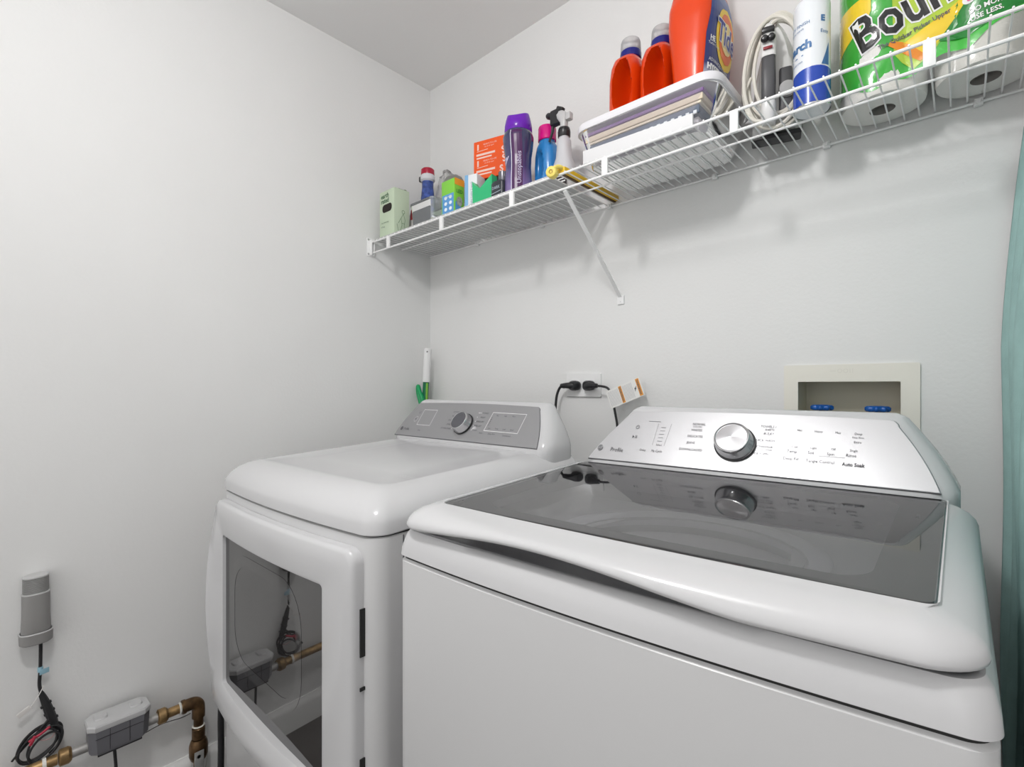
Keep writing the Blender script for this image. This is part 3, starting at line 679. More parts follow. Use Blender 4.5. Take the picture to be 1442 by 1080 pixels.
obj('neck', tube([(-.005,-.150,.004),(-.002,-.140,.012),(.003,-.130,.0135),(.006,-.105,.010)],.0055,10), MATS['pale_yellow_plastic'], t)

# 14 flat white carton upright in front of the bin
t = boxthing('flat_white_carton', .974,1.248,-.2745,-.2665,DZ+.0002,1.7690, mat('matte_white_card',(.72,.72,.73),.55,bump=.02), 'long flat white carton lying in front of the storage bin', 'box', rz=radians(3.0))
# 15 storage bin with white lid
bx0,bx1,by0,by1 = .930,1.302,-.270,-.018
t = thing('storage_bin', ((bx0+bx1)/2,(by0+by1)/2,DZ), 'clear plastic storage bin with a white lid full of folders', 'bin')
W_,D_ = bx1-bx0, by1-by0
BINP = thin('bin_plastic',(.92,.91,.93),.10,1.4,.13,(.78,.75,.80))
obj('bin_body', loft([boxring(W_-.080,D_-.045,.030,.001), boxring(W_-.072,D_-.040,.034,.004), boxring(W_-.016,D_-.012,.040,.094), boxring(W_-.010,D_-.006,.042,.095)], True, False), BINP, t)
obj('lid', loft([boxring(W_-.018,D_-.010,.036,.0945), boxring(W_-.002,D_-.001,.042,.0945), boxring(W_,D_,.044,.097), boxring(W_,D_,.044,.1095), boxring(W_-.005,D_-.005,.042,.1135), boxring(W_-.02,D_-.02,.036,.1135), boxring(W_-.03,D_-.03,.03,.1105)], True, True), mat('white_lid_plastic',(.76,.75,.78),.3,bump=.02), t)
cont = [('purple_folder',(-.150,.152,-.116,.090,.078,.086),(.20,.10,.28)),('beige_folder',(-.150,.150,-.114,.090,.063,.0765),(.66,.57,.44)),('tan_envelope',(-.140,.146,-.113,.085,.056,.0615),(.72,.64,.50)),
        ('grey_notebook',(-.138,.142,-.112,.088,.037,.0545),(.10,.13,.18)),('white_papers',(-.138,.135,-.098,.088,.006,.0355),(.78,.77,.78))]
for nm,(a,b,c,d,e,f_),c_ in cont:
    o = obj(nm, box(a,b,c,d,e,f_,.002), mat(nm+'_paper',c_,.6,bump=.08,var=.05), t)
    if nm=='grey_notebook':
        obj('spiral_binding', join(*[box(a+.012+.017*i,a+.020+.017*i,c-.0018,c+.003,e-.002,e+.006,.001) for i in range(16)]), mat('pale_binding',(.62,.64,.68),.4,bump=.02), o)

# 16 orange detergent jugs
DET = mat('detergent_orange',(.70,.050,.002),.25,coat=.25,bump=.02); COLB = mat('navy_collar',(.012,.015,.18),.25,bump=.02)
CAPC = thin('frosted_cap',(.88,.88,.88),.2,1.35,.45,(.78,.78,.78))
LZ = DZ+.1138
def jug(x,y,label,sc=1.0):
    t = thing('detergent_jug', (x,y,LZ), label, 'bottle', group='orange detergent jugs on the storage bin')
    gripbottle(t, [(0,.036,.066),(.005,.039,.070),(.05,.040,.072),(.11,.0405,.070),(.148,.039,.062),(.170,.034,.052),(.183,.027,.036),(.190,.020,.022)], 2.7, [(.008,.088,.023,.074,.085)], DET, 120)
    obj('collar', lathe([(.024,.185),(.0275,.188),(.0275,.202),(.0255,.210)],32), COLB, t)
    obj('measuring_cap', lathe([(.0262,.204),(.0266,.206),(.0258,.230),(.0235,.237),(.018,.240),(.002,.241)],32), CAPC, t)
    obj('pour_spout', lathe([(.017,.202),(.015,.222),(.008,.228)],20), mat('pale_spout',(.6,.62,.68),.3,bump=.02), t)
    return t
jug(1.033,-.146,'small orange detergent jug with clear cap, leftmost of the three jugs on the bin')
jug(1.1135,-.132,'small orange detergent jug with clear cap, middle of the three jugs on the bin')
t = thing('detergent_jug', (1.214,-.135,LZ), 'large orange detergent jug with a round yellow and blue logo, rightmost on the bin', 'bottle', group='orange detergent jugs on the storage bin')
hx_,hy_ = .065,.086
gripbottle(t, [(0,.042,.076),(.006,.045,.081),(.04,.046,.083),(.10,.051,.087),(.17,.058,.088),(.21,.057,.085),(.245,.051,.074),(.268,.040,.056),(.280,.028,.030)], 3.6, None, DET, 48)
obj('collar', lathe([(.030,.272),(.033,.275),(.033,.294),(.030,.300)],32), COLB, t)
obj('measuring_cap', lathe([(.031,.293),(.0315,.297),(.029,.345),(.026,.352),(.002,.355)],32), CAPC, t)
jt=[(0,.044,.081),(.04,.046,.083),(.10,.051,.087),(.17,.058,.088),(.21,.057,.085),(.245,.051,.074)]
def onjug(VF, lift=.0012):
    out=[]
    for u,v,l in VF[0]:
        a = interp([(q[0],q[1]) for q in jt], v); b = interp([(q[0],q[2]) for q in jt], v)
        yy=max(-.999,min(.999,u/b)); x=a*(1-abs(yy)**3.6)**(1/3.6)
        out.append((x+lift,u,v))
    return out,VF[1]
def gridpoly(poly, nx=16, nz=16):
    """fill a 2D polygon (convex in v) with a grid so it can be bent"""
    vs_=[p[1] for p in poly]; v0,v1=min(vs_),max(vs_)
    V,F=[],[]
    for j in range(nz+1):
        v=v0+(v1-v0)*(j/nz)*.9996+.0002*(v1-v0); xs=[]
        for (a,b),(c,d) in zip(poly,poly[1:]+poly[:1]):
            if (b-v)*(d-v)<=0 and b!=d: xs.append(a+(c-a)*(v-b)/(d-b))
        x0,x1=min(xs),max(xs)
        for i in range(nx+1): V.append((x0+(x1-x0)*i/nx,v,0))
    for j in range(nz):
        for i in range(nx): F.append((j*(nx+1)+i,j*(nx+1)+i+1,(j+1)*(nx+1)+i+1,(j+1)*(nx+1)+i))
    return V,F
def ell(cx,cy,rx,ry,N=36): return [(cx+rx*cos(2*pi*i/N),cy+ry*sin(2*pi*i/N)) for i in range(N)]
obj('label', onjug(gridpoly([(-.074,.01),(.07,.01),(.075,.12),(.066,.20),(.03,.232),(-.03,.232),(-.066,.20),(-.076,.12)])), grad('label_navy',[(0,(.45,.45,.50)),(.18,(.35,.35,.45)),(.25,(.03,.04,.16)),(.75,(.02,.04,.18)),(1,(.05,.12,.34))],hi=.23,rough=.35,coat=.1), t, 0)
obj('logo_ring', onjug(gridpoly(ell(.008,.135,.056,.068)),.0020), mat('logo_yellow',(.90,.62,.03),.4,bump=.01), t, 0)
obj('logo_disc', onjug(gridpoly(ell(.008,.137,.044,.055)),.0026), mat('logo_orange',(.85,.16,.02),.4,bump=.01), t, 0)
obj('logo_centre', onjug(gridpoly(ell(.008,.137,.034,.034)),.0031), mat('logo_pale',(.92,.72,.30),.4,bump=.01), t, 0)
wd = tx('Tide',.062,.006,.138,bold=.0035,xs=.92); wd2 = tx('Tide',.062,.006,.138,bold=.0008,xs=.92)
obj('logo_word_outline', onjug(subd(wd),.0036), WHITEP, t, 0)
obj('logo_word', onjug(subd(wd2),.0042), mat('logo_blue',(.03,.04,.30),.4,bump=.01), t, 0)
obj('label_lettering', onjug(subd(join(tx('HE',.014,-.058,.112,bold=.0004), tx('Turbo Clean',.008,-.050,.100), tx('ADVANCED POWER',.0105,-.018,.066), tx('HYGIENIC',.017,-.030,.050,bold=.0012), tx('CLEAN',.014,.035,.050,bold=.001), tx('original scent',.009,-.030,.034), line2([(-.066,.106),(-.046,.106)],.0012), line2([(-.060,.026),(.055,.026)],.0012), line2([(-.060,.020),(.055,.020)],.0012))),.0022), WHITEP, t, 0)

# 17 steam iron stood on its heel, wrapped in its cord
t = thing('clothes_iron', (1.368,-.088,DZ), 'white and grey clothes iron standing on its heel wrapped in its cream cord', 'iron', rz=radians(14))
def arch(w,h,z0=0,N=14,p=1.5):
    pts=[(-w*.82,z0),(w*.82,z0)]
    for i in range(N+1):
        v=i/N; pts.append((w*(1-v**2.4)**.75 if v<1 else 0, z0+.02+(h-.02)*v))
    for i in range(N-1,-1,-1):
        v=i/N; pts.append((-w*(1-v**2.4)**.75, z0+.02+(h-.02)*v))
    return pts
GREYI = mat('iron_grey',(.075,.075,.08),.4,bump=.03); WHI = mat('iron_white',(.74,.74,.73),.25,bump=.02)
obj('soleplate', xf(prism(arch(.052,.272,.012), .0, .008), T(0,.048,0)@R(pi/2,'X')), mat('soleplate_metal',(.35,.35,.36),.3,metal=.9,bump=.03), t)
def archloft(lv): return loft([[(x,y,z) for x,z in arch(w,h,z0)] for (w,h,z0,y) in lv])
obj('body', archloft([(.050,.262,.012,.040),(.050,.262,.012,.018),(.046,.25,.014,-.002),(.038,.232,.02,-.022),(.030,.21,.03,-.030)]), WHI, t, 50)
obj('side_panel', box(.004,.030,-.040,-.018,.045,.140,.006), GREYI, t)
obj('steam_dial', xf(lathe([(.017,0),(.0175,.002),(.016,.008),(.010,.009),(.002,.009)],28), T(.019,-.040,.088)@R(pi/2,'X')@R(.2,'Y')), mat('dial_grey',(.48,.48,.48),.3,bump=.02), t)
G0=-.016
obj('grip', sloft([(.062,.0125,.010,G0,-.062),(.066,.0140,.0115,G0,-.062),(.10,.0142,.0125,G0,-.064),(.150,.0138,.0115,G0,-.062),(.154,.0125,.010,G0,-.062)],3,28), GREYI, t)
obj('upper_bridge', sloft([(.154,.0142,.012,G0,-.062),(.158,.0150,.013,G0,-.060),(.20,.0155,.022,G0,-.050),(.222,.013,.026,G0,-.040),(.238,.007,.020,G0,-.030)],3,28), WHI, t)
obj('lower_bridge', sloft([(.014,.013,.030,G0,-.036),(.030,.016,.032,G0,-.040),(.050,.015,.024,G0,-.050),(.063,.0135,.0115,G0,-.062)],3,28), WHI, t)
for x_ in (G0-.007,G0+.006): obj('steam_button', xf(lathe([(.0075,0),(.008,.003),(.005,.009),(.001,.010)],18), T(x_,-.076,.188)@R(pi/2,'X')), BLACKP, t)
obj('slide_switch', box(G0-.013,G0+.012,-.078,-.062,.204,.214,.003), BLACKP, t)
obj('red_mark', box(G0-.010,G0+.008,-.0775,-.073,.1665,.1715,.001), mat('dark_red_print',(.25,.01,.02),.4,bump=.02), t)
obj('heel', box(-.052,.048,-.016,.026,.0004,.0115,.005,3), BLACK, t)
CORD = mat('cream_cord',(.72,.69,.62),.5,bump=.1,bscale=300)
cps=[]
for k,(w,h0,h1,y,sk) in enumerate(((.056,.020,.262,-.030,.0),(.060,.012,.268,-.022,.004),(.053,.030,.254,-.040,-.004),(.064,.016,.258,-.014,-.003),(.047,.040,.245,-.047,.003),(.058,.008,.25,-.052,-.006))):
    P_=[]
    for i in range(16):
        a=2*pi*i/16; zc=(h0+h1)/2; P_.append((sk+w*cos(a)*(1-.12*sin(a)), y+.006*sin(2*a+k), zc+(h1-h0)/2*sin(a)))
    cps.append(tube(P_,.0041,8,True,4))
cps.append(tube([(-.050,-.045,.13),(-.062,-.048,.10),(-.060,-.05,.06),(-.045,-.055,.03),(-.02,-.06,.02)],.0036,8))
obj('cord', join(*cps), CORD, t)

# 18 starch can
t = thing('spray_can', (1.452,-.168,DZ), 'tall white and blue spray can between the iron and the paper towels', 'spray can')
R0=.0325
CANW = mat('can_white',(.80,.83,.86),.22,coat=.3,bump=.01)
obj('can_body', lathe([(.026,.002),(.030,.0),(R0,.003),(R0,.205),(.0315,.212),(.024,.221),(.020,.223)],40), CANW, t)
rc = lambda z: R0
obj('blue_base', wrapcyl(([(u/24*.19-.095, (v/8)*(.058+.012*cos((u/24-.5)*4)) +.004,0) for v in range(9) for u in range(25)],[(25*v+u,25*v+u+1,25*v+u+26,25*v+u+25) for v in range(8) for u in range(24)]), rc, -pi/2+.2, .0004), mat('can_blue',(.012,.06,.42),.25,coat=.3,bump=.01), t)
obj('can_rim', lathe([(R0+.0006,.0),(R0+.0010,.002),(R0+.0002,.004)],40,cap0=False,cap1=False), mat('tin',(.6,.6,.62),.25,metal=1,bump=.02), t)
obj('cap', lathe([(.021,.220),(.0225,.222),(.0215,.262),(.019,.268),(.002,.270)],32), PLAST, t)
obj('lettering', join(*[wrapcyl(subd(q), rc, -pi/2+a0, .0006) for q,a0 in ((tx('HEAVY FINISH',.009,0,.163),-.75),(tx('original starch',.006,0,.154),-.75),(tx('Starch',.024,0,.120,bold=.001,rot=.0),-.72),(line2([(-.016,.102),(.014,.102)],.002),-.72),(tx('speed iron',.007,0,.090),-.75),(tx('E',.016,0,.165,bold=.0008),.80),(tx('Easy',.010,.002,.140),.85),(flat([(-.003,.075),(.014,.075),(.014,.12)]),.8))]), mat('can_print',(.05,.16,.36),.3,bump=.01), t, 0)

# 19 pack of paper towels
pk = thing('paper_towel_pack', (1.632,-.076,DZ), 'green plastic-wrapped pack of paper towel rolls at the right end of the shelf', 'paper towels')
PAP = mat('paper_towel',(.80,.79,.76),.85,bump=.5,bscale=250); CORE=mat('card_core',(.34,.32,.30),.8,bump=.2)
for x in (-.074,.076):
    rr1,rh=.0700,.279
    seg=[2*pi*i/44 for i in range(44)]
    roll = obj('roll', loft([[(x+r*cos(a),r*sin(a),z) for a in seg] for r,z in ((.021,.02),(.021,.0015),(.060,.0012),(.068,.004),(rr1,.012),(rr1,rh-.01),(.066,rh),(.022,rh),(.021,rh-.02))],True,True), PAP, pk, 50)
    obj('core', xf(lathe([(.0208,.001),(.0208,.12),(.0195,.12),(.0195,.001)],28,cap0=False,cap1=False), T(x,0,0)), CORE, roll)
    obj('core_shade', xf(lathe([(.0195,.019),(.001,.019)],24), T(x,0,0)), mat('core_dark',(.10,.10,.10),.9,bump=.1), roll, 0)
def wy(x,z):
    """front of the wrap: taut over two rolls with a shallow valley and creases"""
    q = min(abs(x+.074),abs(x-.076)); e = sqrt(max(0,.0718**2-min(q,.0715)**2))
    mid = .060 if abs(x)<.078 else 0
    y = -max(e, mid) - .0015*sin(38*x+21*z) - .0010*sin(90*z-40*x)
    return y
def wrapfront(VF, lift=.0):
    return [(x, wy(x,z)-lift, z) for x,z,_ in VF[0]], VF[1]
nx,nz=60,40
def edgez(x): return .026+.012*sin(x*30+.5)+.004*sin(x*90) + max(0,(x-.055))*.9
V,F=[],[]
for j in range(nz+1):
    for i in range(nx+1):
        x=-.1455+.293*i/nx; z0=edgez(x); z=z0+(.279-z0)*j/nz; V.append((x,wy(x,z),z))
for j in range(nz):
    for i in range(nx): F.append((j*(nx+1)+i,j*(nx+1)+i+1,(j+1)*(nx+1)+i+1,(j+1)*(nx+1)+i))
GWRAP = mat('green_wrap',(.045,.42,.045),.16,coat=.7,bump=.55,bscale=45,var=.30,vscale=5)
wr = obj('wrapper', (V,F), GWRAP, pk, 60)
V,F=[],[]
for j in range(9):
    for i in range(nx+1):
        x=-.1455+.293*i/nx; z0=edgez(x); z=.003+(z0-.003)*j/8; V.append((x,wy(x,z)-.0008,z))
for j in range(8):
    for i in range(nx): F.append((j*(nx+1)+i,j*(nx+1)+i+1,(j+1)*(nx+1)+i+1,(j+1)*(nx+1)+i))
obj('clear_wrap', (V,F), thin('clear_wrap_film',(.96,.96,.95),.15,1.35,.12,(.85,.85,.84)), pk, 60)
# side of the wrap (left roll) so it reads from the side too
V,F=[],[]
for j in range(nz+1):
    for i in range(13):
        a=pi+ -pi/2*i/12; x=-.074+.0722*cos(a); y=.0718*sin(a); z0=edgez(-.1455); V.append((x,y,z0+(.279-z0)*j/nz))
for j in range(nz):
    for i in range(12): F.append((j*13+i,j*13+i+1,(j+1)*13+i+1,(j+1)*13+i))
obj('wrapper_side', (V,F), GWRAP, pk, 60)
def wp(name, polys, m, lift): obj(name, wrapfront(join(*[subd(p) if len(p[0])<400 else p for p in polys]), lift), m, wr, 0)
LIMEW = mat('wrap_lime',(.45,.62,.05),.2,coat=.6,bump=.3,bscale=45); YELW = mat('wrap_yellow',(.88,.62,.03),.2,coat=.6,bump=.3,bscale=45)
ORW = mat('wrap_orange',(.80,.25,.01),.2,coat=.6,bump=.3,bscale=45); DKG = mat('wrap_dark_green',(.01,.22,.03),.2,coat=.6,bump=.3,bscale=45)
wp('corner_patch', [gridpoly([(-.1445,.112),(-.1395,.118),(-.085,.160),(-.085,.20),(-.1445,.20)],6,8)], YELW, .0008)
wp('lime_burst', [gridpoly([(-.050,.062),(-.022,.032),(.004,.048),(.072,.150),(.078,.279),(-.055,.279)],10,14)], LIMEW, .0008)
wp('dark_panel', [gridpoly([(.006,.066),(.050,.052),(.125,.082),(.146,.11),(.146,.279),(.075,.279),(.060,.16)],10,14)], DKG, .0010)
wp('yellow_flare', [gridpoly([(-.046,.080),(-.008,.044),(.010,.062),(.050,.118),(.050,.132),(.010,.108)],8,12)], YELW, .0012)
wp('orange_flare', [gridpoly([(-.060,.088),(-.012,.042),(-.002,.048),(-.034,.086),(-.055,.094)],6,8)], ORW, .0015)
rt=.31
bt = lambda b: xf(txt('Bounty',.100,align='LEFT',bold=b,xs=.70,va='BOTTOM_BASELINE'), T(-.1035,.092,0)@R(rt,'Z'))
wp('logo_outline', [bt(.0052)], WHITEP, .0016)
wp('logo_word', [bt(.0020)], mat('wrap_black',(.012,.012,.014),.18,coat=.6,bump=.3,bscale=45), .0021)
wp('slogan', [xf(txt('The Quicker Picker Upper',.0125,align='LEFT',bold=.0003,xs=.78,va='BOTTOM_BASELINE'), T(-.072,.084,0)@R(.26,'Z'))], GREYP, .0021)
wp('white_slogan', [tx('DO MORE.',.0120,.053,.0925,align='LEFT',bold=.0003,rot=.10,xs=.85), tx('USE LESS.',.0120,.055,.0790,align='LEFT',bold=.0003,rot=.10,xs=.85)], WHITEP, .0022)
wp('badge', [disc2(.054,.118,.0095), disc2(.076,.122,.0095), disc2(.098,.126,.0095)], WHITEP, .0018)
wp('paw_mark', [disc2(.054,.116,.0035), disc2(.049,.120,.0016), disc2(.0525,.1225,.0016), disc2(.0565,.1225,.0016), disc2(.0595,.120,.0016)], mat('pink_print',(.75,.10,.30),.4,bump=.01), .0024)
wp('blue_mark', [disc2(.076,.122,.0052,.003)], mat('sky_print',(.15,.40,.75),.4,bump=.01), .0024)
wp('orange_mark', [disc2(.098,.126,.0045)], ORW, .0024)

# ------------------------------------------------------------------ back wall fittings
ou = thing('power_outlet', (.7875,0,1.182), 'white wall outlet plate with two black plugs in it above the dryer', 'outlet')
obj('cover_plate', xf(prism(rrect(.130,.074,.004), 0, .006), T(0,0,0)@R(pi/2,'X')), PLAST, ou)
obj('cover_shadow', box(-.064,.064,-.0045,0,-.0385,-.0368), mat('shadow_grey',(.25,.25,.25),.6,bump=.02), ou, 0)  # shadow line below the cover plate, put in as a dark grey strip
for x in (-.027,.027): obj('socket', xf(prism(rrect(.030,.034,.010), 0, .0085), T(x,0,0)@R(pi/2,'X')), PLAST, ou)
def plug(x, s, parent, label, path, rad_):
    M = T(x,-.009,1.180)
    cable = obj('power_cord', xf(tube(path,rad_,10), M), BLACK, parent, 40, world=True, label=label)
    body = xf(sloft([(0,.019,.013),(.003,.020,.015),(.012,.020,.016),(.020,.016,.014),(.026,.011,.011)],3,24), R(pi/2,'X'))
    obj('plug', xf(join(body, tube([(0,-.016,0),(s*.010,-.022,.000),(s*.024,-.025,.0),(s*.040,-.025,-.001)], lambda u:.0125-.0055*u, 12)), M), BLACK, cable, 40, world=True)
    obj('strain_relief', xf(join(*[tube([(s*(.028+.005*i),-.025,-.0005),(s*(.0305+.005*i),-.025,-.0005)], .0088-.0008*i, 12, smooth=False) for i in range(3)]), M), BLACK, cable, 40, world=True)
plug(.762, -1, dr, 'black power cord curving down from the left socket', [(-.036,-.025,-.001),(-.046,-.026,-.008),(-.056,-.027,-.030),(-.060,-.028,-.060),(-.062,-.028,-.10),(-.060,-.025,-.20),(-.05,-.02,-.40)],.0042)
plug(.816, 1, wa, 'black power cord running from the right socket past the tag', [(.036,-.025,-.001),(.060,-.028,-.002),(.082,-.030,-.008),(.093,-.030,-.026),(.101,-.030,-.055),(.108,-.030,-.085),(.114,-.028,-.13),(.118,-.025,-.25)],.0036)
tg = thing('warning_tag', (.912,-.041,1.137), 'white paper warning tag with two orange bands hanging on the right cord', 'tag', rz=radians(-3))
TM = T(-.0150,0,.0288)@R(radians(22.5),'Y')@R(0,'Z')
def tagm(VF, lift=0): return xf(VF, T(-.006,-.006-lift,.0)@R(radians(-21),'Y')@R(pi/2,'X'))
obj('paper', tagm(prism([(0,-.027),(.118,-.027),(.118,.027),(0,.027)], 0, .0005)), mat('tag_paper',(.80,.80,.78),.6,bump=.05), tg, 0)
tgm = lambda VF: tagm(VF, .0008)
obj('orange_band', tgm(join(flat([(.044,-.025),(.054,-.025),(.054,.025),(.044,.025)]), flat([(.104,-.025),(.115,-.025),(.115,.025),(.104,.025)]))), mat('warning_orange',(.78,.33,.05),.5,bump=.02), tg, 0)
obj('small_print', tgm(join(*[line2([(.006+.0042*i,-.022),(.006+.0042*i,.021)],.0012) for i in range(9)], *[line2([(.058+.0042*i,-.022),(.058+.0042*i,.021)],.0012) for i in range(8)])), mat('pale_grey_print',(.45,.45,.47),.6,bump=.01), tg, 0)
obj('band_lettering', tagm(join(tx('WARNING',.009,.049,0,rot=pi/2,bold=.0002), tx('WARNING',.009,.1095,0,rot=pi/2,bold=.0002), disc2(.097,.0,.003), line2([(.094,-.006),(.101,.005)],.002)),.0012), GREYP, tg, 0)
obj('tie', xf(tube([(0,-.006,.018),(.0,.010,.014),(.002,.014,.004),(0,-.006,-.004)],.0011,6),T(-.004,0,0)), PLAST, tg)

wbx = thing('water_box', (1.487,0,1.10), 'cream recessed washing machine water supply box in the back wall', 'box')
cx_=(1.3625+1.6135)/2-1.487
fo=rrect(.251,.270,.003,3,cx_,-.0072); fi=rrect(hx1-hx0-.014,hz1-hz0-.014,.002,3,(hx0+hx1)/2-1.487,(hz0+hz1)/2-1.10)
obj('face_frame', xf(frame(fo,fi,0,.005), R(pi/2,'X')), CREAM, wbx, 30)
ix0,ix1,iz0,iz1 = hx0+.004-1.487,hx1-.004-1.487,hz0+.004-1.10,hz1-.004-1.10
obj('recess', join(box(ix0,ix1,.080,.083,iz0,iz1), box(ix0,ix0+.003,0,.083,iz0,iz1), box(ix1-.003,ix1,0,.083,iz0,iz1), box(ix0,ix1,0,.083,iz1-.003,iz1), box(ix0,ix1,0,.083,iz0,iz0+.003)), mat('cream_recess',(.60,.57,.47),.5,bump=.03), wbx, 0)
obj('embossed_mark', xf(join(line2([(-.030,.113),(-.020,.113)],.0012), ring2(-.012,.113,.004,.001), ring2(-.001,.113,.004,.001), line2([(.007,.109),(.007,.117)],.001), line2([(.012,.109),(.012,.117)],.001)), T(0,-.0056,0)@R(pi/2,'X')), mat('cream_emboss',(.72,.70,.64),.4,bump=.01), wbx, 0)
VBL = mat('valve_blue',(.010,.10,.40),.3,bump=.03)
for x in (-.052,.053):
    N=64; hr=[]
    for r,z in ((.012,-.006),(.018,-.006),(.0215,-.003),(.0215,.003),(.018,.006),(.010,.007),(.001,.007)):
        hr.append([((r+(.0022*cos(8*a) if r>.015 else 0))*cos(a),(r+(.0022*cos(8*a) if r>.015 else 0))*sin(a),z) for a in [2*pi*i/N for i in range(N)]])
    v = obj('valve_handle', xf(loft(hr), T(x,.026,.0285)), VBL, wbx, 50, label='blue scalloped valve handle')
    obj('valve_stem', xf(lathe([(.009,-.09),(.009,-.03),(.006,-.028),(.006,-.005)],16), T(x,.026,.0285)), mat('brass_valve',(.55,.40,.18),.35,metal=.9,bump=.03), v)

# long cleaning tool standing in the corner behind the dryer
DGR = mat('deep_green_plastic',(.0,.14,.06),.4,bump=.03); BGR = mat('bright_green_plastic',(.01,.36,.12),.4,bump=.03); LGR = mat('lime_green_plastic',(.22,.50,.06),.4,bump=.03)
t = thing('cleaning_wand', (.035,-.075,0), 'green and white cleaning wand with a looped strap standing in the corner behind the dryer', 'tool')
a=Vector((.012,0.010,1.10)); b=Vector((.028,.014,1.333)); dirn=(b-a).normalized()
pt=lambda z: a+dirn*((z-1.10)/dirn.z)
obj('pole', rod(tuple(pt(.012)),tuple(pt(1.20)),.0125,14), DGR, t)
obj('white_grip', tube([tuple(pt(1.195)),tuple(pt(1.20)),tuple(pt(1.32)),tuple(pt(1.329)),tuple(pt(1.333))], lambda u:.0155 if u<.85 else .0155-.03*(u-.85), 16, smooth=False), PLAST, t)
obj('grip_mark', xf(disc2(0,0,.003), T(*(pt(1.318)+Vector((.0112,-.0115,0))))@R(pi/4,'Z')@R(pi/2,'X')), GREYP, t, 0)
obj('strap', tube([tuple(pt(1.08)+Vector((.012,-.012,0))),tuple(pt(1.125)+Vector((.002,-.016,0))),tuple(pt(1.155)+Vector((-.018,-.016,0))),tuple(pt(1.176)+Vector((-.034,-.012,0))),tuple(pt(1.172)+Vector((-.045,-.006,0))),tuple(pt(1.150)+Vector((-.045,-.003,0))),tuple(pt(1.115)+Vector((-.028,-.003,0))),tuple(pt(1.085)+Vector((-.015,-.003,0)))],.0085,10), BGR, t)
obj('lime_edge', tube([tuple(pt(1.05)+Vector((.020,-.004,0))),tuple(pt(1.16)+Vector((.013,-.004,0))),tuple(pt(1.19)+Vector((.010,-.003,0)))],.0045,8), LGR, t)
obj('pole_foot', xf(lathe([(.014,0),(.016,.003),(.013,.03),(.0095,.035)],16), T(-.062,0,0)@T(pt(.0).x+.062,pt(.0).y,0)), BLACK, t)

# ------------------------------------------------------------------ left wall fittings
# grey sensor with cable and coil
sn = thing('gas_sensor', (0,-1.214,.56), 'grey plastic wall sensor with a ribbed cap and a hanging black cable', 'sensor')
SG = mat('sensor_grey',(.27,.265,.26),.5,bump=.03); SL_ = mat('sensor_light_grey',(.52,.52,.52),.45,bump=.03)
def so2(prof,n=2.5): return sloft([(z,hx*.92,hy*.90,cx) for z,hy,hx,cx in prof],n,32)
obj('body', so2([(.018,.0295,.023,.023),(.022,.030,.024,.024),(.07,.028,.023,.023),(.118,.0280,.023,.022),(.1195,.026,.021,.022)]), SG, sn)
obj('base', so2([(.0,.030,.024,.024),(.003,.033,.026,.026),(.026,.034,.027,.027),(.0275,.0325,.026,.026)]), SG, sn)
obj('base_rim', so2([(.0268,.0335,.0265,.0265),(.0285,.0325,.0255,.026),(.0275,.031,.0245,.025)]), SL_, sn)
rb=[]
for i in range(14): rb += [(.120+.0027*i,.0262,.021,.020),(.1212+.0027*i,.0248,.0198,.020)]
obj('ribbed_cap', so2(rb), mat('rib_grey',(.26,.26,.255),.5,bump=.03), sn)
obj('cap_top', so2([(.157,.0264,.0212,.020),(.160,.0264,.0212,.020),(.162,.024,.019,.020)]), SL_, sn)
obj('body_rim', so2([(.1185,.0282,.0232,.022),(.1205,.0278,.0226,.022),(.1207,.0262,.021,.021)]), SL_, sn)
def wpt(*L): return [(x, y+1.214, z-.56) for x,y,z in L]
obj('cable', tube(wpt((.022,-1.206,.565),(.020,-1.2055,.54),(.018,-1.206,.49),(.016,-1.2075,.45),(.016,-1.2035,.425)),.0036,8), BLACK, sn)
pl = obj('connector', join(tube(wpt((.017,-1.205,.430),(.019,-1.196,.400),(.020,-1.187,.365),(.020,-1.181,.345),(.018,-1.178,.330)), lambda u:.0050+.0045*sin(pi*min(1,u*1.1)), 10),
    *[xf(box(-.004,.004,-.011,.011,-.0022,.0022,.001), T(*wpt((.020,-1.196+.006*i,.398-.021*i))[0])@R(.5,'X')) for i in range(3)]), BLACK, sn)
lp=[]
for k in range(5):
    P_=[]
    for i in range(14):
        a_=2*pi*i/14; ry=.040-.003*k; rz=.036-.002*k+(.004 if k%2 else 0)
        P_.append((.018+.0045*k+.003*sin(a_+k), -1.207+.003*k-.005*(k%3)+ry*cos(a_), .311+.004*(k%2)-.002*k+rz*sin(a_)+.35*ry*cos(a_)))
    lp.append(tube(wpt(*P_),.0026,7,True,4))
lp.append(tube(wpt((.020,-1.180,.335),(.024,-1.168,.318),(.022,-1.172,.292),(.02,-1.19,.275)),.0028,7))
lp.append(tube(wpt((.024,-1.186,.360),(.026,-1.205,.340),(.022,-1.222,.326),(.020,-1.247,.300),(.018,-1.2545,.290)),.0026,7))
lp.append(tube(wpt((.024,-1.186,.368),(.028,-1.202,.352),(.022,-1.212,.338)),.0026,7))
obj('coiled_cable', join(*lp), BLACK, sn)
obj('red_tie', join(tube(wpt((.032,-1.190,.346),(.034,-1.205,.338),(.034,-1.216,.334),(.031,-1.226,.328)),.0030,7), tube(wpt((.034,-1.216,.338),(.036,-1.220,.330),(.034,-1.224,.320)),.0035,7)), mat('red_tie_plastic',(.42,.03,.06),.4,bump=.05), sn)
obj('pink_wire', tube(wpt((.034,-1.214,.333),(.030,-1.205,.320),(.026,-1.192,.314),(.024,-1.183,.318),(.022,-1.180,.328)),.0014,6), mat('pink_wire_plastic',(.62,.42,.42),.5,bump=.05), sn)
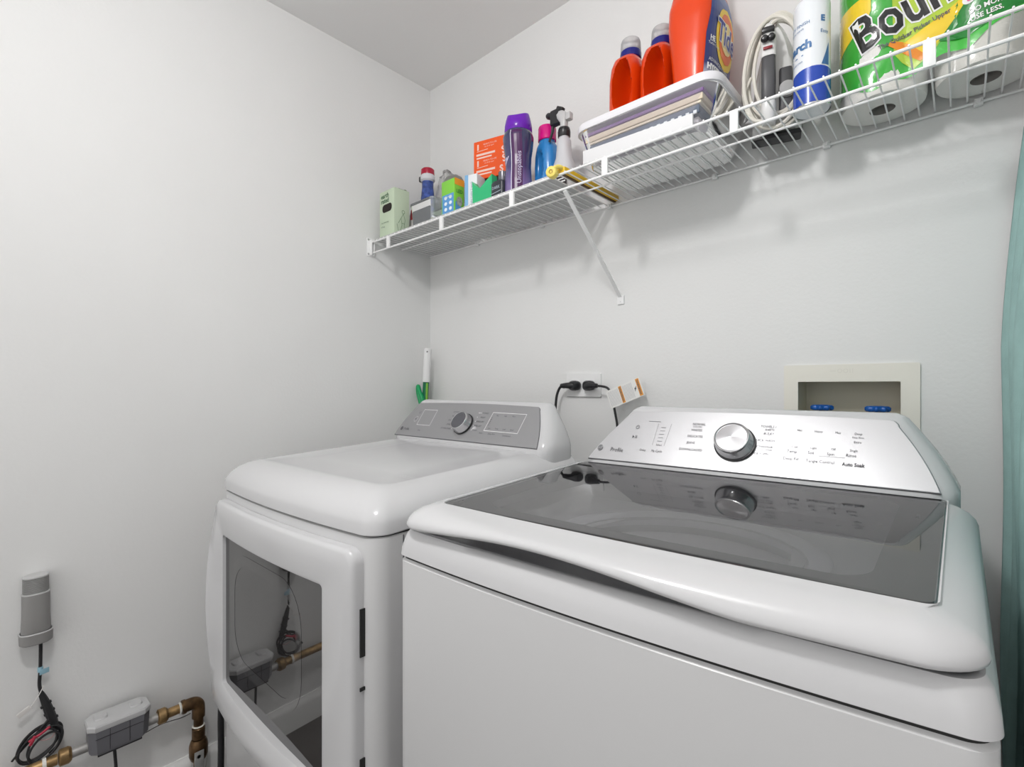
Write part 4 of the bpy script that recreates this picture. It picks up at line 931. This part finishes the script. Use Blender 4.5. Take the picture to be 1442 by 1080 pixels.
obj('blue_flag', xf(box(-.001,.001,-.009,.009,-.006,.006,.0004), T(*wpt((.022,-1.199,.482))[0])@R(.3,'Z')), mat('pale_blue_flag',(.30,.50,.60),.4,bump=.02), sn)
obj('flag_wrap', xf(lathe([(.0050,-.006),(.0055,0),(.0050,.006)],12), T(*wpt((.0185,-1.206,.488))[0])), MATS['pale_blue_flag'], sn)
obj('white_tie_tag', join(tube(wpt((.022,-1.200,.446),(.024,-1.211,.425),(.022,-1.222,.406)),.0012,6), xf(box(-.0008,.0008,-.013,.013,-.006,.006,.0003), T(*wpt((.022,-1.234,.399))[0])@R(.55,'X'))), mat('tag_white',(.72,.70,.68),.5,bump=.03), sn)

# gas pipe run with inline meter, elbow, valve
PX=.048
BRASS = mat('aged_brass',(.34,.22,.10),.45,metal=.7,var=.45,vscale=40,bump=.3,bscale=80); BRONZE = mat('dark_bronze',(.13,.075,.035),.4,metal=.7,var=.6,vscale=35,bump=.3,bscale=80)
GALV = mat('galvanised',(.42,.41,.40),.45,metal=.5,var=.15,vscale=40,bump=.15)
zp=lambda y: .2655
ZP=.268
gp = thing('gas_pipe', (PX,-.88,0), 'aged brass gas pipe along the left wall turning down at an elbow to a valve', 'pipe')
def yp_(y0,y1,r,m,name,seg=18,prof=None):
    return obj(name, rod((PX,y0,ZP),(PX,y1,ZP),r,seg), m, gp, 40, world=True)
yp_(-1.50,-1.178,.0125,BRASS,'brass_pipe')
yp_(-1.205,-1.198,.0145,mat('thread_tape',(.75,.74,.70),.6,bump=.2),'tape_band')
obj('union_nut', join(*[xf(lathe([(.0150,0),(.0190,.002),(.0195,.018),(.0170,.022),(.0150,.024)],8 if False else 18), T(PX,-1.176,ZP)@R(-pi/2,'X'))]), BRASS, gp, 30, world=True)
yp_(-1.156,-1.120,.0115,GALV,'steel_nipple')
yp_(-1.004,-.972,.0115,GALV,'steel_nipple')
obj('union_nut', xf(lathe([(.0150,0),(.0195,.002),(.0195,.018),(.0165,.022),(.0140,.024)],18), T(PX,-.976,ZP)@R(-pi/2,'X')), BRASS, gp, 30, world=True)
yp_(-.955,-.905,.0122,BRASS,'brass_pipe')
obj('elbow', join(tube([(PX,-.918,ZP),(PX,-.905,ZP),(PX,-.890,ZP-.001),(PX,-.880,ZP-.009),(PX,-.8775,ZP-.022),(PX,-.8775,ZP-.045)],.0165,18,k=5), xf(lathe([(.0185,0),(.0185,.008)],18), T(PX,-.918,ZP)@R(-pi/2,'X'))), BRONZE, gp, 40, world=True)
obj('tape_ring', xf(lathe([(.0150,0),(.0165,.002),(.0150,.005)],18), T(PX,-.9255,ZP)@R(-pi/2,'X')), MATS['thread_tape'], gp, 40, world=True)
obj('drop_pipe', rod((PX,-.8775,ZP-.03),(PX,-.8775,.0),.0125,18), BRONZE, gp, 40, world=True)
obj('bushing', xf(lathe([(.0145,-.03),(.0165,-.028),(.0165,.0),(.0135,.003)],18), T(PX,-.8775,.192)), BRONZE, gp, 40, world=True)
obj('tape_ring', xf(lathe([(.0145,0),(.0160,.0015),(.0145,.004)],18), T(PX,-.8775,.196)), mat('bright_band',(.8,.78,.72),.3,bump=.05), gp, 40, world=True)
vb = obj('valve_body', xf(lathe([(.015,-.062),(.020,-.056),(.0235,-.045),(.0235,-.018),(.021,-.008),(.017,0)],22), T(PX,-.8775,.160)), BRONZE, gp, 40, world=True)
obj('valve_handle', join(xf(lathe([(.008,0),(.008,.012),(.005,.014)],14), T(PX+.020,-.885,.128)@R(pi/2,'Y')), box(PX+.030,PX+.034,-.896,-.872,.045,.142,.002)), mat('steel_lever',(.45,.45,.44),.4,metal=.5,bump=.1), vb, 40, world=True)
obj('thin_wire', tube([(PX+.005,-1.02,ZP-.028),(PX+.004,-.97,ZP-.020),(PX,-.92,ZP-.028),(PX-.01,-.895,ZP-.032)],.0011,6), BLACK, gp, 40, world=True)
obj('white_wire', tube([(PX-.01,-.862,.200),(PX,-.856,.16),(PX+.003,-.855,.12),(PX,-.858,.07),(PX-.01,-.862,.03)],.0012,6), mat('pale_wire',(.6,.6,.56),.5,bump=.03), gp, 40, world=True)

mt = thing('gas_meter_box', (PX+.010,-1.062,.30), 'grey plastic meter box with a light lid clamped round the gas pipe', 'box')
LGY = mat('pale_grey_plastic',(.52,.52,.525),.45,bump=.08); DGY = mat('slate_grey_plastic',(.15,.15,.165),.4,bump=.05)
def mring(w,d,r,z,cx=0): return [(cx+y,x,z) for x,y in rrect(w,d,r,4)]
def tri(w,d,z,ch=.014): # chamfered outline
    return [(y,x,z) for x,y in ((-w/2+ch,-d/2),(w/2-ch,-d/2),(w/2,-d/2+ch),(w/2,d/2-ch),(w/2-ch,d/2),(-w/2+ch,d/2),(-w/2,d/2-ch),(-w/2,-d/2+ch))]
obj('housing', loft([tri(.112,.060,-.044), tri(.120,.066,-.037), tri(.126,.068,.020)]), DGY, mt, 30)
obj('lid', loft([tri(.128,.070,.017), tri(.130,.072,.020), tri(.130,.072,.029), tri(.126,.068,.033), tri(.100,.050,.036)]), LGY, mt, 20)
for s in (-1,1): obj('lid_rib', loft([mring(.026,.040,.008,.033,0) if False else [(p[0],p[1]+s*.036,p[2]) for p in mring(.030,.036,.010,.034)], [(p[0],p[1]+s*.036,p[2]) for p in mring(.024,.030,.008,.040)]]), LGY, mt, 40)
obj('panel_line', join(box(.0345,.0352,-.022,-.021,-.036,.016), box(.0345,.0352,.018,.019,-.036,.016), box(.0345,.0352,-.05,.05,-.001,-.0002)), GAP, mt, 0)
obj('bottom_tab', join(box(-.01,.01,.040,.044,-.054,-.043,.001), box(.026,.030,-.045,.045,-.048,-.043,.001)), BLACKP, mt)
obj('cable', tube([(.020,-.012,-.040),(.022,-.010,-.065),(.024,-.008,-.12),(.020,-.012,-.18),(.010,-.04,-.23),(.0,-.09,-.27)],.0036,8), BLACK, mt)

# black strand between the dryer and the wall, thicker towards the bottom
t = thing('dark_strand', (.190,-.862,0), 'black strand between the dryer and the left wall, thicker towards the bottom', 'cord')
obj('strand_body', tube([(.0,.03,.60),(.0,.012,.50),(.0,.004,.40),(.0,.0,.30),(.001,.0,.20),(.0,.0,.10),(.0,.005,.004)], lambda u:.0025+.0055*min(1,u*1.8), 10), BLACK, t)
obj('strand_ring', xf(lathe([(.0075,-.004),(.008,0),(.0075,.004)],12), T(.0,.001,.33)), mat('grey_ring',(.3,.3,.3),.5,bump=.05), t)

# ------------------------------------------------------------------ teal curtain on the right
cu = thing('teal_curtain', (1.765,-.30,.04), 'pale teal fabric curtain hanging beside the washing machine at the right', 'curtain')
TEAL = mat('teal_cloth',(.34,.53,.51),.85,bump=.25,bscale=300,var=.06,vscale=30)
V,F=[],[]; ny,nzz=90,36
for j in range(nzz+1):
    z=.04+(1.655-.04)*j/nzz
    for i in range(ny+1):
        s=i/ny; y=-.014-.62*s
        lean=.026*max(0,(z-1.25)/.40)**1.2 if z>1.25 else 0
        x=1.744+.011*sin(s*2*pi*6.5-1.5)*(.6+.4*min(1,(1.7-z)))+.004*sin(z*7+s*9)+lean -.008*math.exp(-((z-1.22)/.25)**2)*math.exp(-(s*14)**2)+.012*s
        V.append((x,y,z))
for j in range(nzz):
    for i in range(ny): F.append((j*(ny+1)+i,j*(ny+1)+i+1,(j+1)*(ny+1)+i+1,(j+1)*(ny+1)+i))
o = obj('cloth', (V,F), TEAL, cu, 60, world=True)
md = o.modifiers.new('thick','SOLIDIFY'); md.thickness=.0015
rodc = obj('curtain_rod', join(rod((1.778,-.66,1.664),(1.778,-.004,1.664),.006,12)), mat('rod_white',(.8,.8,.8),.3,bump=.02), cu, world=True)
for y in (-.05,-.62): obj('rod_bracket', box(1.776,1.799,y-.006,y+.006,1.655,1.673,.002), PLAST, rodc, world=True)
bpy.context.view_layer.update()
